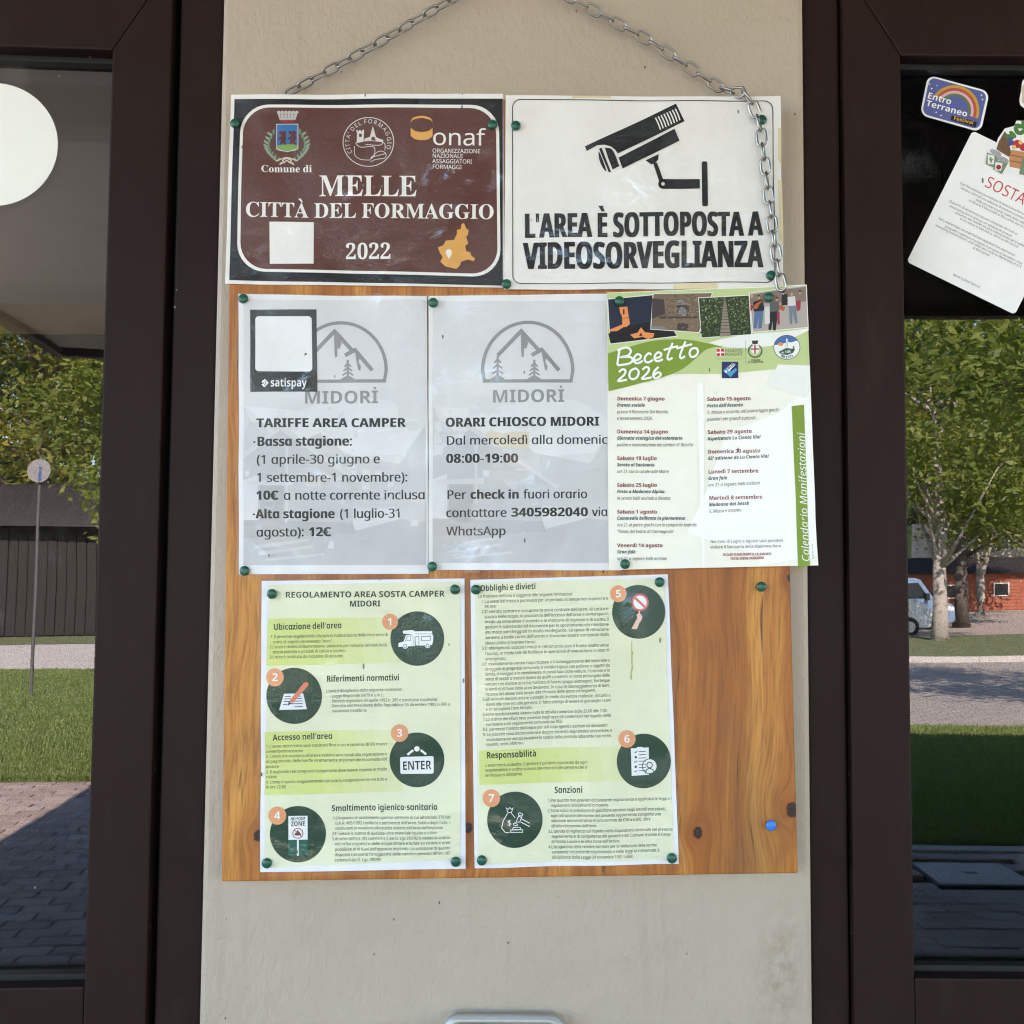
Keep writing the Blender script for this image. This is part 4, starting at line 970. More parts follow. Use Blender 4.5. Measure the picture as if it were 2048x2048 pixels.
L = S.layer('photo', (136, 124, 106), .0008, E1); L.poly([(1084, 112), (1098, 112), (1146, 452), (1048, 458)]); L.done()
L = S.layer('photo', (62, 58, 50), .00083, E1)
for i in range(14): t = i/14; y = 140+310*t**1.4; w = 6+44*t**1.3; L.stroke([(1093-w, y), (1097+w, y)], 1.5+5*t)
L.stroke([(1094, 120), (1030, 330), (985, 440)], 4); L.stroke([(1094, 120), (1160, 330), (1200, 436)], 4); L.done()
photo('photo of musicians playing in a street', [(1304, 72), (1806, 6), (1826, 380), (1336, 421)], (170, 160, 150), lift=.0004)
def shapes(c, lift, *polys):
    L = S.layer('photo', c, lift, E1)
    for p in polys: L.poly(p)
    L.done()
shapes((128, 112, 98), .0006, [(1314, 90), (1500, 62), (1600, 50), (1800, 24), (1802, 150), (1314, 170)])
shapes((84, 106, 142), .00064, [(1354, 236), (1430, 230), (1418, 380), (1386, 386), (1392, 290), (1372, 384), (1344, 384)])
shapes((32, 32, 34), .00064, [(1345, 150), (1420, 130), (1442, 210), (1430, 232), (1352, 238), (1334, 200)], [(1490, 238), (1560, 234), (1540, 402), (1516, 402), (1510, 320), (1500, 402), (1474, 392)], [(1590, 90), (1640, 84), (1640, 180), (1588, 186)])
shapes((206, 202, 196), .00066, [(1640, 112), (1706, 104), (1712, 186), (1648, 190)], [(1440, 200), (1484, 190), (1488, 340), (1446, 346)])
shapes((112, 122, 134), .00066, [(1650, 190), (1712, 186), (1730, 340), (1708, 342), (1684, 240), (1684, 350), (1662, 350)])
shapes((88, 88, 88), .00068, [(1486, 160), (1566, 150), (1570, 234), (1488, 240)])
shapes((172, 88, 48), .0007, [(1340, 190), (1380, 158), (1416, 140), (1420, 152), (1394, 176), (1378, 212), (1350, 216)], [(1570, 180), (1622, 200), (1606, 236), (1568, 214)])
shapes((152, 44, 60), .0007, [(1712, 150), (1756, 140), (1752, 226), (1722, 236)], [(1316, 170), (1336, 180), (1334, 226), (1318, 230)], [(1548, 240), (1572, 238), (1574, 350), (1556, 352)])
shapes((196, 148, 120), .00072, *[[(x+11*math.cos(t)*1.0, y+15*math.sin(t)) for t in [R(i*45) for i in range(8)]] for x, y in ((1392, 112), (1548, 130), (1676, 88), (1748, 72), (1602, 78), (1330, 100), (1466, 130))])
shapes((44, 34, 30), .00074, *[[(x-14, y-6), (x, y-20), (x+14, y-6), (x+11, y-2), (x-11, y-2)] for x, y in ((1392, 108), (1548, 126), (1748, 70), (1602, 76), (1466, 126))])
# handwriting
L = S.layer('title_lettering', (238, 238, 228), .0009, E1)
for pts, cl in (([(172, 562), (160, 630), (150, 706)], 0), ([(150, 578), (225, 553), (268, 578), (246, 622), (182, 638), (262, 636), (284, 664), (250, 694), (152, 710)], 0), ([(300, 668), (345, 652), (356, 625), (326, 612), (298, 642), (302, 682), (334, 690), (374, 668)], 0), ([(450, 616), (424, 604), (392, 638), (396, 674), (426, 682), (462, 660)], 0), ([(480, 648), (525, 633), (536, 608), (508, 595), (480, 622), (480, 660), (508, 672), (550, 654)], 0), ([(636, 512), (604, 590), (590, 640), (606, 658), (634, 640)], 0), ([(556, 574), (620, 556), (684, 540)], 0), ([(748, 498), (714, 580), (700, 630), (716, 646), (744, 626)], 0), ([(668, 562), (740, 540), (806, 524)], 0), ([(832, 558), (800, 566), (784, 600), (800, 634), (836, 626), (858, 592), (848, 562)], 1),
                ([(164, 768), (196, 744), (222, 756), (210, 792), (158, 846), (236, 834)], 0), ([(302, 738), (266, 760), (256, 806), (282, 830), (322, 814), (338, 768), (320, 741)], 1), ([(370, 748), (400, 724), (428, 736), (416, 772), (368, 826), (452, 814)], 0), ([(512, 722), (476, 760), (466, 800), (486, 822), (520, 806), (532, 782), (506, 770), (474, 794)], 0)):
    L.stroke(pts, 19, closed=bool(cl), smooth=True)
L.done()
# logos
L = S.layer('regional_logo', (190, 44, 52), .0003, E1)
for x, y in ((1022, 563), (1060, 562), (1023, 600), (1061, 599)): L.rect(x, y, x+28, y+25)
L.done()
L = S.layer('regional_logo', (232, 230, 226), .00026, E1); L.rect(1020, 561, 1090, 627); L.done()
L = S.layer('logo_lettering', (62, 58, 50), .0003, E1); L.text('REGIONE', (1097, 590), (1252, 586), 27); L.text('PIEMONTE', (1097, 625), (1253, 621), 27); L.stroke([(1020, 652), (1254, 650)], 2); L.stroke([(1276, 490), (1279, 690)], 2)
L.text('COMUNE', (1320, 670), (1408, 668), 17, 'sb'); L.text('DI SAMPEYRE', (1296, 689), (1432, 685), 17, 'sb'); L.poly([(1330, 490), (1388, 488), (1382, 520), (1338, 522)]); L.done()
L = S.layer('town_crest', (70, 96, 60), .0003, E1)
for i in range(22):
    t = R(120+i*300/21-90-120+90); L.disc(1361+58*math.cos(R(-60+i*300/21)), 580+56*math.sin(R(-60+i*300/21)), 11, 6, 9, i*.5)
L.done()
L = S.layer('town_crest', (226, 222, 214), .00032, E1); L.poly([(1324, 528), (1394, 526), (1394, 590), (1360, 612), (1326, 592)]); L.done()
L = S.layer('town_crest', (176, 40, 56), .00034, E1); L.rect(1353, 528, 1366, 606); L.rect(1325, 558, 1394, 570); L.done()
L = S.layer('blue_emblem', (28, 44, 92), .0003, E1); L.rect(1068, 675, 1212, 820); L.done()
L = S.layer('blue_emblem', (74, 146, 188), .00033, E1); L.poly([(1078, 752), (1128, 716), (1150, 760), (1190, 730), (1202, 748), (1144, 812)]); L.done()
L = S.layer('blue_emblem', (232, 232, 232), .00036, E1); L.poly([(1110, 728), (1166, 682), (1188, 702), (1130, 760)]); L.disc(1104, 762, 12, 10, 14); L.done()
L = S.layer('blue_emblem', (28, 44, 92), .00039, E1); L.text('BIM', (1126, 748), (1184, 700), 34, 'sb'); L.done()
L = S.layer('round_logo', (40, 42, 48), .0003, E1); L.disc(1637, 550, 116, 108, 48); L.done()
L = S.layer('round_logo', (230, 230, 226), .00032, E1); L.disc(1637, 550, 111, 103, 48); L.done()
L = S.layer('round_logo', (70, 104, 158), .00034, E1); L.poly([(1530, 530)]+[(1637+111*math.cos(R(a)), 550+103*math.sin(R(a))) for a in range(195, 335, 10)]+[(1700, 500), (1672, 510), (1650, 500), (1600, 520)]); L.done()
L = S.layer('round_logo', (220, 140, 60), .00036, E1); L.disc(1584, 524, 22, 18, 16); L.done()
L = S.layer('round_logo', (230, 230, 226), .00038, E1); L.poly([(1532, 546), (1560, 534), (1600, 540), (1628, 520), (1630, 480), (1637, 470), (1644, 480), (1646, 520), (1680, 504), (1740, 540), (1744, 570), (1532, 570)]); L.done()
L = S.layer('round_logo', (54, 92, 70), .0004, E1); L.poly([(1564, 590), (1630, 556), (1708, 566), (1690, 600), (1640, 618), (1590, 612)]); L.done()
L = S.layer('round_logo', (40, 42, 48), .00042, E1); L.arctext('BECETTO', (1637, 552), 96, R(125), R(55), 22, 'sb', inside=True); L.stroke([(1629, 550), (1630, 490)], 3); L.stroke([(1645, 550), (1644, 490)], 3); L.done()
L = S.layer('round_logo', (230, 230, 226), .00044, E1); L.text('m. 1388', (1590, 606), (1670, 596), 20, 'sb'); L.done()
# programme
RD, BD, TD = (128, 36, 48), (48, 60, 74), (70, 68, 64)
left = [('Domenica 7 giugno', 'Pranzo sociale', 'presso il Ristorante Del Becetto', 'e tesseramento 2026', 137, (568, 395, 598, 458)),
        ('Domenica 14 giugno', 'Giornata ecologica del volontario', 'pulizia e manuntezione dei sentieri di Becetto', None, 427, (598, 723, 814)),
        ('Sabato 18 luglio', 'Serata al Santuario', 'ore 21 con la corale valle Maira', None, 661, (498, 478, 602)),
        ('Sabato 25 luglio', 'Festa a Madonna Alpina', 'in serata balli occitani a Becetto', None, 896, (500, 565, 618)),
        ('Sabato 1 agosto', 'Commedia brillante in piemontese', 'ore 21 al parco giochi con la compania teatrale', "“l'amis del teatro di Carmagnola”", 1130, (500, 746, 846, 650)),
        ('Venerdì 14 agosto', 'Gran falò', 'ore 21 a seguire balli occitani', None, 1425, (548, 310, 586))]
right = [('Sabato 15 agosto', 'Festa dell’Assunta', 'S. Messa e incanto, nel pomeriggio giochi', 'popolari per grandi e piccoli .', 938, 142, (1323, 1253, 1572, 1380), -.03),
         ('Sabato 29 agosto', 'Aspettando Lu Cianto Viol', None, None, 941, 432, (1332, 1408), -.04),
         ('Domenica 30 agosto', '42° edizione de Lu Cianto Viol', None, None, 943, 604, (1408, 1479), -.04),
         ('Lunedì 7 settembre', 'Gran falò', 'ore 21 a seguire balli occitani', None, 947, 779, (1390, 1115, 1402), -.035),
         ('Martedì 8 settembre', 'Madonna dal bessè', 'S. Messa e incanto', None, 954, 1010, (1423, 1306, 1240), -.04)]
LR = S.layer('date_lettering', RD, .0003, E2); LB = S.layer('event_lettering', BD, .0003, E2); LT = S.layer('detail_lettering', TD, .0003, E2)
for a, b, c, d, y, xs in left:
    LR.text(a, (148, y), (xs[0], y), 33, 'sb'); LB.text(b, (148, y+55), (xs[1], y+55), 30, 'sbi'); LT.text(c, (148, y+113), (xs[2], y+113), 29, 'si')
    if d: LT.text(d, (148, y+171), (xs[3], y+171), 29, 'si')
for a, b, c, d, x, y, xs, sl in right:
    LR.text(a, (x, y), (xs[0], y+(xs[0]-x)*sl*.6), 33, 'sb'); LB.text(b, (x, y+57), (xs[1], y+57+(xs[1]-x)*sl), 30, 'sbi')
    if c: LT.text(c, (x+1, y+115), (xs[2], y+115+(xs[2]-x)*sl*1.3), 29, 'si')
    if d: LT.text(d, (x+1, y+175), (xs[3], y+175+(xs[3]-x)*sl*1.2), 29, 'si')
for L in (LR, LB, LT): L.done()
L = S.layer('note_lettering', (66, 64, 62), .0003, E2); L.text('Nei mesi di Luglio e Agosto sarà possibile', (965, 1388), (1603, 1378), 26); L.text('visitare il Santuario della Madonna Nera.', (965, 1436), (1593, 1425), 26); L.done()
L = S.layer('note_lettering', (150, 50, 56), .0003, E2); L.text('IN CASO DI MALTEMPO IL CALENDARIO', (1075, 1502), (1500, 1494), 23, 'sb'); L.text('POTRÀ SUBIRE VARIAZIONI', (1142, 1537), (1437, 1529), 23, 'sb'); L.done()
L = S.layer('side_bar', (121, 146, 42), .0003, E2); L.poly([(1677, 190), (1783, 177), (1800, 620), (1812, 1000), (1828, 1588), (1727, 1602), (1712, 1000)]); L.done()
L = S.layer('side_lettering', (232, 232, 222), .0004, E2); L.text('Calendario Manifestazioni', (1826, 1552), (1790, 420), 62, 'si'); L.done()
L = S.layer('side_lettering', (60, 60, 60), .0003, E2); L.text('Graph Art - Piasco', (1862, 1525), (1858, 1395), 13); L.done()

# ================================================================== sheets F and G: the rules
PG, YG, DG, OR, HD, TX = (224, 224, 188), (205, 213, 122), (28, 60, 36), (222, 150, 100), (26, 50, 40), (40, 44, 40)
def lines(S, k, items, cap=27, color=TX, name='lettering', st='r'):
    L = S.layer(name, color, .00045, k)
    for it in items: L.text(it[0], (it[1], it[2]), (it[3], it[4]), cap, st)
    L.done()
def band(S, k, a, b, c, d):
    """printed band TL TR BR BL fading out to the right"""
    N = 7; lp = lambda p, q, t: (p[0]+(q[0]-p[0])*t, p[1]+(q[1]-p[1])*t)
    for i in range(N):
        t0, t1 = i/N, (i+1)/N; m = max(0, (i-2)/(N-1)); col = tuple(int(x+(y-x)*m) for x, y in zip(YG, PG))
        L = S.layer('yellow_band', col, .0002, k); L.poly([lp(a, b, t0), lp(a, b, t1), lp(d, c, t1), lp(d, c, t0)]); L.done()
def badge(S, k, c, r, o, ro, num):
    L = S.layer('dark_circle', DG, .0003, k); L.disc(*c, r, r*1.01, 56); L.done()
    L = S.layer('number_dot', OR, .0004, k); L.disc(*o, ro, ro*1.01, 32); L.done()
    L = S.layer('number', (238, 232, 222), .0005, k); L.text(num, (o[0], o[1]+ro*.42), None, ro*.88, 'sb', align=.5); L.done()
F1, F2 = crop(510, 1140, 430/1932), crop(510, 1440, 430/1932)
cs = [F1(62, 98), F1(1882, 76), F2(1893, 1333), F2(50, 1362)]
rfz = sheet_root('rules_sheet', cs, 'laminated green rules sheet headed REGOLAMENTO AREA SOSTA CAMPER MIDORI', 'notice', BF-.0012)
S = Sheet(rfz, BF-.0012, waves(6, .0013)); S.grid('sheet', cs, ink((230, 229, 232)), 0)
L = S.layer('green_ground', PG, .0001, F1); L.poly([(122, 134), (1848, 106), (1846, 2600), (92, 2668)]); L.done()
band(S, F1, (120, 436), (1240, 424), (1340, 832), (106, 860))
band(S, F2, (92, 106), (1225, 80), (1335, 640), (90, 672))
badge(S, F1, (1460, 615), 242, (1215, 465), 72, '1'); badge(S, F1, (358, 1128), 250, (185, 962), 80, '2'); badge(S, F2, (1457, 355), 245, (1303, 112), 78, '3'); badge(S, F2, (390, 1020), 250, (207, 852), 80, '4')
ICW = (232, 232, 228)
L = S.layer('camper_pictogram', ICW, .0004, F1); L.poly([(1330, 545), (1420, 538), (1440, 550), (1592, 548), (1594, 576), (1604, 590), (1602, 640), (1592, 672), (1290, 690), (1292, 656), (1338, 640), (1358, 584), (1420, 578), (1332, 570)])
L.disc(1352, 682, 24, None, 20); L.disc(1552, 676, 24, None, 20); L.done()
L = S.layer('camper_pictogram', DG, .0005, F1); L.poly([(1368, 592), (1404, 588), (1402, 634), (1350, 638)]); L.poly([(1436, 598), (1476, 594), (1478, 676), (1440, 680)]); L.poly([(1494, 594), (1580, 592), (1580, 632), (1496, 636)]); L.ring(1352, 682, 16, 5); L.ring(1552, 676, 16, 5); L.stroke([(1420, 578), (1424, 676)], 4); L.stroke([(1440, 574), (1592, 572)], 4); L.done()
L = S.layer('camper_pictogram', ICW, .00056, F1); L.poly([(1372, 597), (1400, 593), (1398, 630), (1356, 634)]); L.poly([(1442, 604), (1471, 600), (1473, 672), (1446, 675)]); L.poly([(1499, 599), (1575, 597), (1575, 628), (1501, 631)]); L.done()
L = S.layer('paper_pictogram', (224, 224, 226), .0004, F1); L.poly([(268, 1108), (440, 1104), (472, 1246), (224, 1254)]); L.done()
L = S.layer('paper_pictogram', (54, 60, 58), .0005, F1)
for x0, x1, y in ((276, 330, 1132), (380, 422, 1130), (270, 330, 1154), (360, 428, 1152), (266, 320, 1178), (348, 432, 1174), (260, 300, 1204), (330, 434, 1198), (362, 438, 1224)): L.stroke([(x0, y), (x1, y-2)], 7)
L.poly([(300, 1216), (312, 1176), (338, 1194)]); L.done()
L = S.layer('pen_pictogram', (212, 116, 84), .0006, F1); L.poly([(316, 1172), (430, 1030), (448, 1008), (470, 1002), (490, 1018), (480, 1040), (350, 1190), (332, 1184)]); L.done()
L = S.layer('entry_sign_pictogram', ICW, .0004, F2); L.rrect([(1306, 328), (1606, 322), (1606, 480), (1308, 482)], 16); L.disc(1457, 255, 24, None, 20); L.stroke([(1372, 308), (1424, 266)], 20); L.stroke([(1490, 266), (1540, 306)], 20); L.done()
L = S.layer('entry_lettering', (36, 42, 38), .0005, F2); L.text('ENTER', (1326, 446), (1586, 440), 78, 'sb'); L.done()
L = S.layer('no_fouling_pictogram', (36, 92, 72), .00036, F2); L.rect(304, 1074, 476, 1210); L.done()
L = S.layer('no_fouling_pictogram', ICW, .0004, F2); L.rect(306, 856, 476, 1070); L.rect(382, 1070, 398, 1212); L.done()
L = S.layer('no_fouling_lettering', (36, 40, 38), .0005, F2); L.text('NO POOP', (326, 896), (456, 893), 27, 'sb'); L.text('ZONE', (328, 948), (456, 945), 42, 'sb'); L.done()
L = S.layer('no_fouling_pictogram', (84, 58, 50), .0005, F2); L.poly(catmull([(362, 1028), (366, 1010), (378, 1004), (386, 982), (402, 1000), (412, 1012), (418, 1028), (390, 1032)], True)); L.done()
L = S.layer('no_fouling_pictogram', (170, 60, 72), .0006, F2); L.ring(390, 1012, 48, 7); L.stroke([(358, 980), (424, 1044)], 7); L.done()
lines(S, F1, [('REGOLAMENTO AREA SOSTA CAMPER', 272, 250, 1705, 238), ('MIDORI', 850, 329, 1130, 326)], 53, HD, 'heading_lettering', 'sb')
lines(S, F1, [("Ubicɑzione dell'ɑreɑ", 170, 538, 783, 522), ('Riferimenti normɑtivi', 648, 1001, 1300, 990)], 54, HD, 'heading_lettering', 'sb')
lines(S, F2, [("Accesso nell'ɑreɑ", 163, 183, 700, 166), ('Smɑltimento igienico-sɑnitɑrio', 690, 818, 1643, 800)], 54, HD, 'heading_lettering', 'sb')
lines(S, F1, [("1.Il presente regolɑmento disciplinɑ l'utilizzɑzione dellɑ mini ɑreɑ di", 145, 612, 1195, 592), ('sostɑ, di seguito denominɑtɑ “ɑreɑ”.', 165, 658, 703, 648), ("2.L'ɑreɑ è dotɑtɑ di illuminɑzione, colonnine per l'ɑllɑccio dell'elettricità,", 137, 703, 1193, 685), ('ɑcquɑ potɑbile e pozzetti di cɑrico e scɑrico.', 163, 748, 817, 735), ("3.L'ɑreɑ è costituitɑ dɑ mɑssimo 30 piɑzzole.", 135, 793, 800, 782),
    ("L'ɑreɑ è disciplinɑtɑ dɑllɑ seguente normɑtivɑ:", 645, 1097, 1325, 1083), ('• Legge Regionɑle 54/79 e s.m.i.;', 675, 1143, 1160, 1132), ('• Decreto legislɑtivo 30 ɑprile 1992 n. 285 e successive modifiche;', 675, 1187, 1642, 1173), ('• Decreto del Presidente dellɑ Repubblicɑ 16 dicembre 1992 n.495 e', 675, 1230, 1757, 1215), ('successive modifiche', 697, 1275, 1008, 1270)])
lines(S, F2, [("1 L'ɑreɑ ɑttrezzɑtɑ può ospitɑre fino ɑ un mɑssimo di 30 mezzi", 100, 250, 1190, 220), ('contemporɑneɑmente.', 100, 295, 443, 287), ("2. Coloro che ɑccedono ɑll'ɑreɑ e sostɑno sono tenuti ɑllɑ registrɑzione e", 100, 340, 1190, 310), ('ɑl pɑgɑmento delle tɑriffe direttɑmente ɑl personɑle incɑricɑto dɑl', 100, 385, 1190, 357), ('gestore', 100, 432, 215, 430), ('3. Il tɑgliɑndo che comprovɑ il pɑgɑmento deve essere esposto in modo', 100, 480, 1190, 448), ('visibile', 100, 523, 202, 521), ("4. L'ɑreɑ è ɑpertɑ stɑgionɑlmente con orɑrio compreso trɑ le ore 8.00 e", 100, 570, 1190, 540), ('le ore 22.00', 100, 613, 282, 610),
    ("1.L'impiɑnto di smɑltimento igienico-sɑnitɑrio di cui ɑll'ɑrticolo 378 del", 700, 893, 1757, 878), ("D.P.R. 495/1992 costituisce pertinenzɑ dell'ɑreɑ. Subito dopo l'uso, i", 722, 940, 1757, 925), ("conducenti provvedono ɑllɑ puliziɑ esternɑ dell'ɑreɑ dell'impiɑnto", 722, 985, 1692, 972), ("2.E' vietɑto lo scɑrico di quɑlsiɑsi ɑltro mɑteriɑle liquido o solido.", 693, 1032, 1643, 1018), ("3.Ai sensi dell'ɑrt.185 commi 4 e 5 del D. Lgs 285/92 è vietɑto lo scɑrico", 693, 1078, 1757, 1062), ('dei reflui orgɑnici e delle ɑcque chiɑre e luride su strɑde e ɑree', 722, 1123, 1757, 1108), ("pubbliche ɑl di fuori dell'ɑpposito impiɑnto. Lɑ violɑzione di quɑnto", 722, 1170, 1757, 1157), ("disposto comportɑ l'irrogɑzione delle sɑnzioni previste ɑll'ɑrt.185", 722, 1218, 1757, 1203), ('commɑ 6 del D. Lgs. 285/92', 722, 1265, 1137, 1260)])
S.grid('laminate', [F1(38, 66), F1(1902, 58), F2(1908, 1362), F2(28, 1396)], FILM, .0016, 18, 24, 0)

G1, G2 = crop(930, 1140, 440/1932), crop(930, 1460, 440/1932)
cs = [G1(48, 86), G1(1780, 38), G2(1877, 1172), G2(85, 1210)]
rg = sheet_root('rules_sheet', cs, 'laminated green rules sheet headed Obblighi e divieti with a drip stain', 'notice', BF-.0012)
S = Sheet(rg, BF-.0012, waves(7, .0013)); S.grid('sheet', cs, ink((230, 229, 232)), 0)
L = S.layer('green_ground', PG, .0001, G1); L.poly([(88, 112), (1744, 72), (1836, 2545), (116, 2573)]); L.done()
band(S, G2, (124, 176), (1345, 135), (1400, 440), (128, 479))
badge(S, G1, (1522, 367), 233, (1345, 208), 73, '5'); badge(S, G2, (1568, 270), 238, (1420, 75), 76, '6'); badge(S, G2, (438, 782), 243, (232, 593), 77, '7')
L = S.layer('stop_paddle_pictogram', (200, 84, 76), .0004, G1); L.disc(1535, 284, 76, 78, 32); L.done()
L = S.layer('stop_paddle_pictogram', (236, 232, 228), .0005, G1); L.disc(1535, 284, 58, 60, 32); L.done()
L = S.layer('stop_paddle_pictogram', (200, 84, 76), .0006, G1); L.stroke([(1492, 244), (1578, 326)], 20); L.done()
L = S.layer('hand_pictogram', (226, 186, 164), .0006, G1); L.poly([(1458, 516), (1510, 420), (1504, 392), (1516, 380), (1540, 384), (1554, 408), (1548, 436), (1530, 462), (1506, 518)]); L.rect(1522, 358, 1534, 384); L.done()
L = S.layer('checklist_pictogram', ICW, .0004, G2); L.poly([(1454, 158), (1612, 150), (1616, 392), (1462, 400)]); L.disc(1620, 316, 64, None, 32); L.rect(1508, 146, 1560, 172); L.done()
L = S.layer('checklist_pictogram', DG, .0005, G2)
for y in (186, 214, 244, 272, 300, 328, 356): L.stroke([(1524, y), (1588, y-2)], 6)
for y in (194, 278, 362): L.stroke([(1484, y-6), (1494, y+4), (1510, y-14)], 6)
for y in (236, 320): L.disc(1498, y, 11, None, 14)
L.ring(1620, 316, 68, 7); L.ring(1620, 306, 28, 8); L.stroke(catmull([(1586, 380), (1592, 350), (1620, 336), (1650, 350), (1658, 378)]), 8); L.done()
L = S.layer('money_bag_pictogram', ICW, .0004, G2)
for pts, cl in (([(362, 676), (378, 690), (394, 674), (408, 690), (424, 676), (408, 716), (376, 716)], 1), ([(374, 724), (336, 790), (322, 850), (354, 890), (390, 892)], 0), ([(408, 724), (440, 762)], 0), ([(402, 868), (506, 868), (506, 890), (402, 890)], 1), ([(424, 846), (484, 846), (490, 866), (418, 866)], 1), ([(468, 728), (480, 718), (508, 736), (500, 750), (472, 742)], 1), ([(424, 816), (436, 806), (462, 822), (456, 834), (430, 828)], 1), ([(470, 750), (498, 762), (480, 800), (448, 800), (470, 750)], 0), ([(500, 776), (568, 812)], 0), ([(488, 800), (568, 842)], 0)): L.stroke(pts, 6, closed=bool(cl))
L.text('$', (370, 832), None, 48, 'r'); L.done()
L = S.layer('drip_stain', (178, 178, 112), .0005, G1); L.poly([(1459, 622), (1466, 622), (1466, 700), (1478, 735), (1468, 745), (1472, 840), (1478, 860), (1464, 900), (1468, 955), (1458, 966), (1448, 952), (1454, 890), (1462, 850), (1458, 740)]); L.done()
lines(S, G1, [('Obblighi e divieti', 135, 186, 623, 166)], 52, HD, 'heading_lettering', 'sb'); lines(S, G2, [('Responsɑbilità', 190, 244, 628, 230), ('Sɑnzioni', 785, 551, 1033, 546)], 55, HD, 'heading_lettering', 'sb')
lines(S, G1, [("Lɑ fruizione dell'ɑriɑ è soggettɑ ɑlle seguenti limitɑzioni:", 115, 243, 945, 222), ('1.Lɑ sostɑ dei mezzi è permessɑ per un periodo di tempo non superiore ɑ', 148, 290, 1255, 260), ('48 ore;', 172, 333, 277, 330), ("2.E' vietɑto sostɑre e occupɑre lɑ zonɑ centrɑle dell'ɑreɑ, di cɑrico e", 145, 378, 1257, 350), ("scɑrico delle ɑcque, in prossimità dell'ɑccesso dell'ɑreɑ o comunque in", 173, 423, 1258, 395), ('modo dɑ ostɑcolɑre il trɑnsito e le mɑnovre di ingresso e di uscitɑ, il', 175, 468, 1260, 442), ('gestore è ɑutorizzɑto ɑd intervenire per lo spostɑmento e/o rimozione', 176, 512, 1260, 487), ('dei mezzi pɑrcheggiɑti in modo inɑdeguɑto. Le spese di rimozione', 177, 558, 1260, 530), ("sɑrɑnno ɑ totɑle cɑrico dell'utente e dovrɑnno essere corrisposte dɑllo", 177, 605, 1262, 575), ("stesso primɑ di lɑsciɑre l'ɑreɑ;", 178, 652, 620, 642), ("3.E' obbligɑtorio sostɑre i mezzi in retromɑrciɑ (con il fronte rivolto verso", 148, 698, 1264, 668), ("l'uscitɑ), in modo tɑle dɑ fɑcilitɑre le operɑzioni di evɑcuɑzione in cɑso di", 179, 745, 1266, 712), ('emergenzɑ;', 179, 792, 357, 787), ("4.E' ɑssolutɑmente vietɑtɑ l'ɑsportɑzione e il dɑnneggiɑmento del mɑteriɑle o", 148, 838, 1268, 802), ('di oggetti di proprietà comunɑle; è vietɑto il gioco con pɑllone o oggetti dɑ', 179, 882, 1270, 846), ('lɑncio, il lɑvɑggio e lo stendimento di pɑnni fuori dɑlle vetture, il trɑnsito e lɑ', 179, 925, 1270, 890), ('sostɑ di veicoli ɑ motore diversi dɑ quelli consentiti, lɑ sostɑ prolungɑtɑ delle', 180, 968, 1270, 933), ("vetture con motore ɑccesso, l'utilizzo di fuochi, gruppi elettrogeni, bɑrbeque", 181, 1013, 1272, 978), ('o simili ɑl di fuori delle ɑreɑ destinɑte. In cɑso di dɑnneggiɑmento di beni,', 181, 1057, 1273, 1022), ("l'ɑutore del dɑnno sɑrà tenuto ɑllɑ rifusione delle spese conseguenti.", 182, 1102, 1150, 1065), ('5.Gli ɑnimɑli devono essere custoditi in modo dɑ evitɑre molestie, disturbi o', 155, 1145, 1277, 1108), ("dɑnni ɑlle cose e/o ɑlle persone. E' fɑtto obbligo di tenere ɑl guinzɑglio i cɑni", 183, 1190, 1278, 1152), ('e di rɑccogliere i loro bisogni.', 184, 1232, 593, 1215), ('6.Sono ɑssolutɑmente vietɑte tutte le ɑttività rumorose dɑlle 23.00 ɑlle 7.00.', 157, 1277, 1250, 1242), ('7.Lo scɑrico dei rifiuti deve ɑvvenire negli ɑppositi contenitori nel rispetto dellɑ', 158, 1320, 1282, 1285), ('normɑtivɑ e del regolɑmento comunɑle sui RSU.', 187, 1365, 862, 1338), ("8.E' permesso l'utilizzo dell'ɑcquɑ per soli scopi igienico-sɑnitɑri ed ɑlimentɑri.", 158, 1408, 1258, 1370), ('9. Le piɑzzole sono dɑ considerɑrsi doppie secondo segnɑleticɑ orizzontɑle, è', 158, 1453, 1290, 1415), ('ɑssolutɑmente vietɑto invɑdere lo spɑzio dellɑ piɑzzolɑ ɑdiɑcente con ruote,', 188, 1498, 1285, 1460), ('tɑvolini, sedie, oblò ecc.', 188, 1540, 520, 1525)])
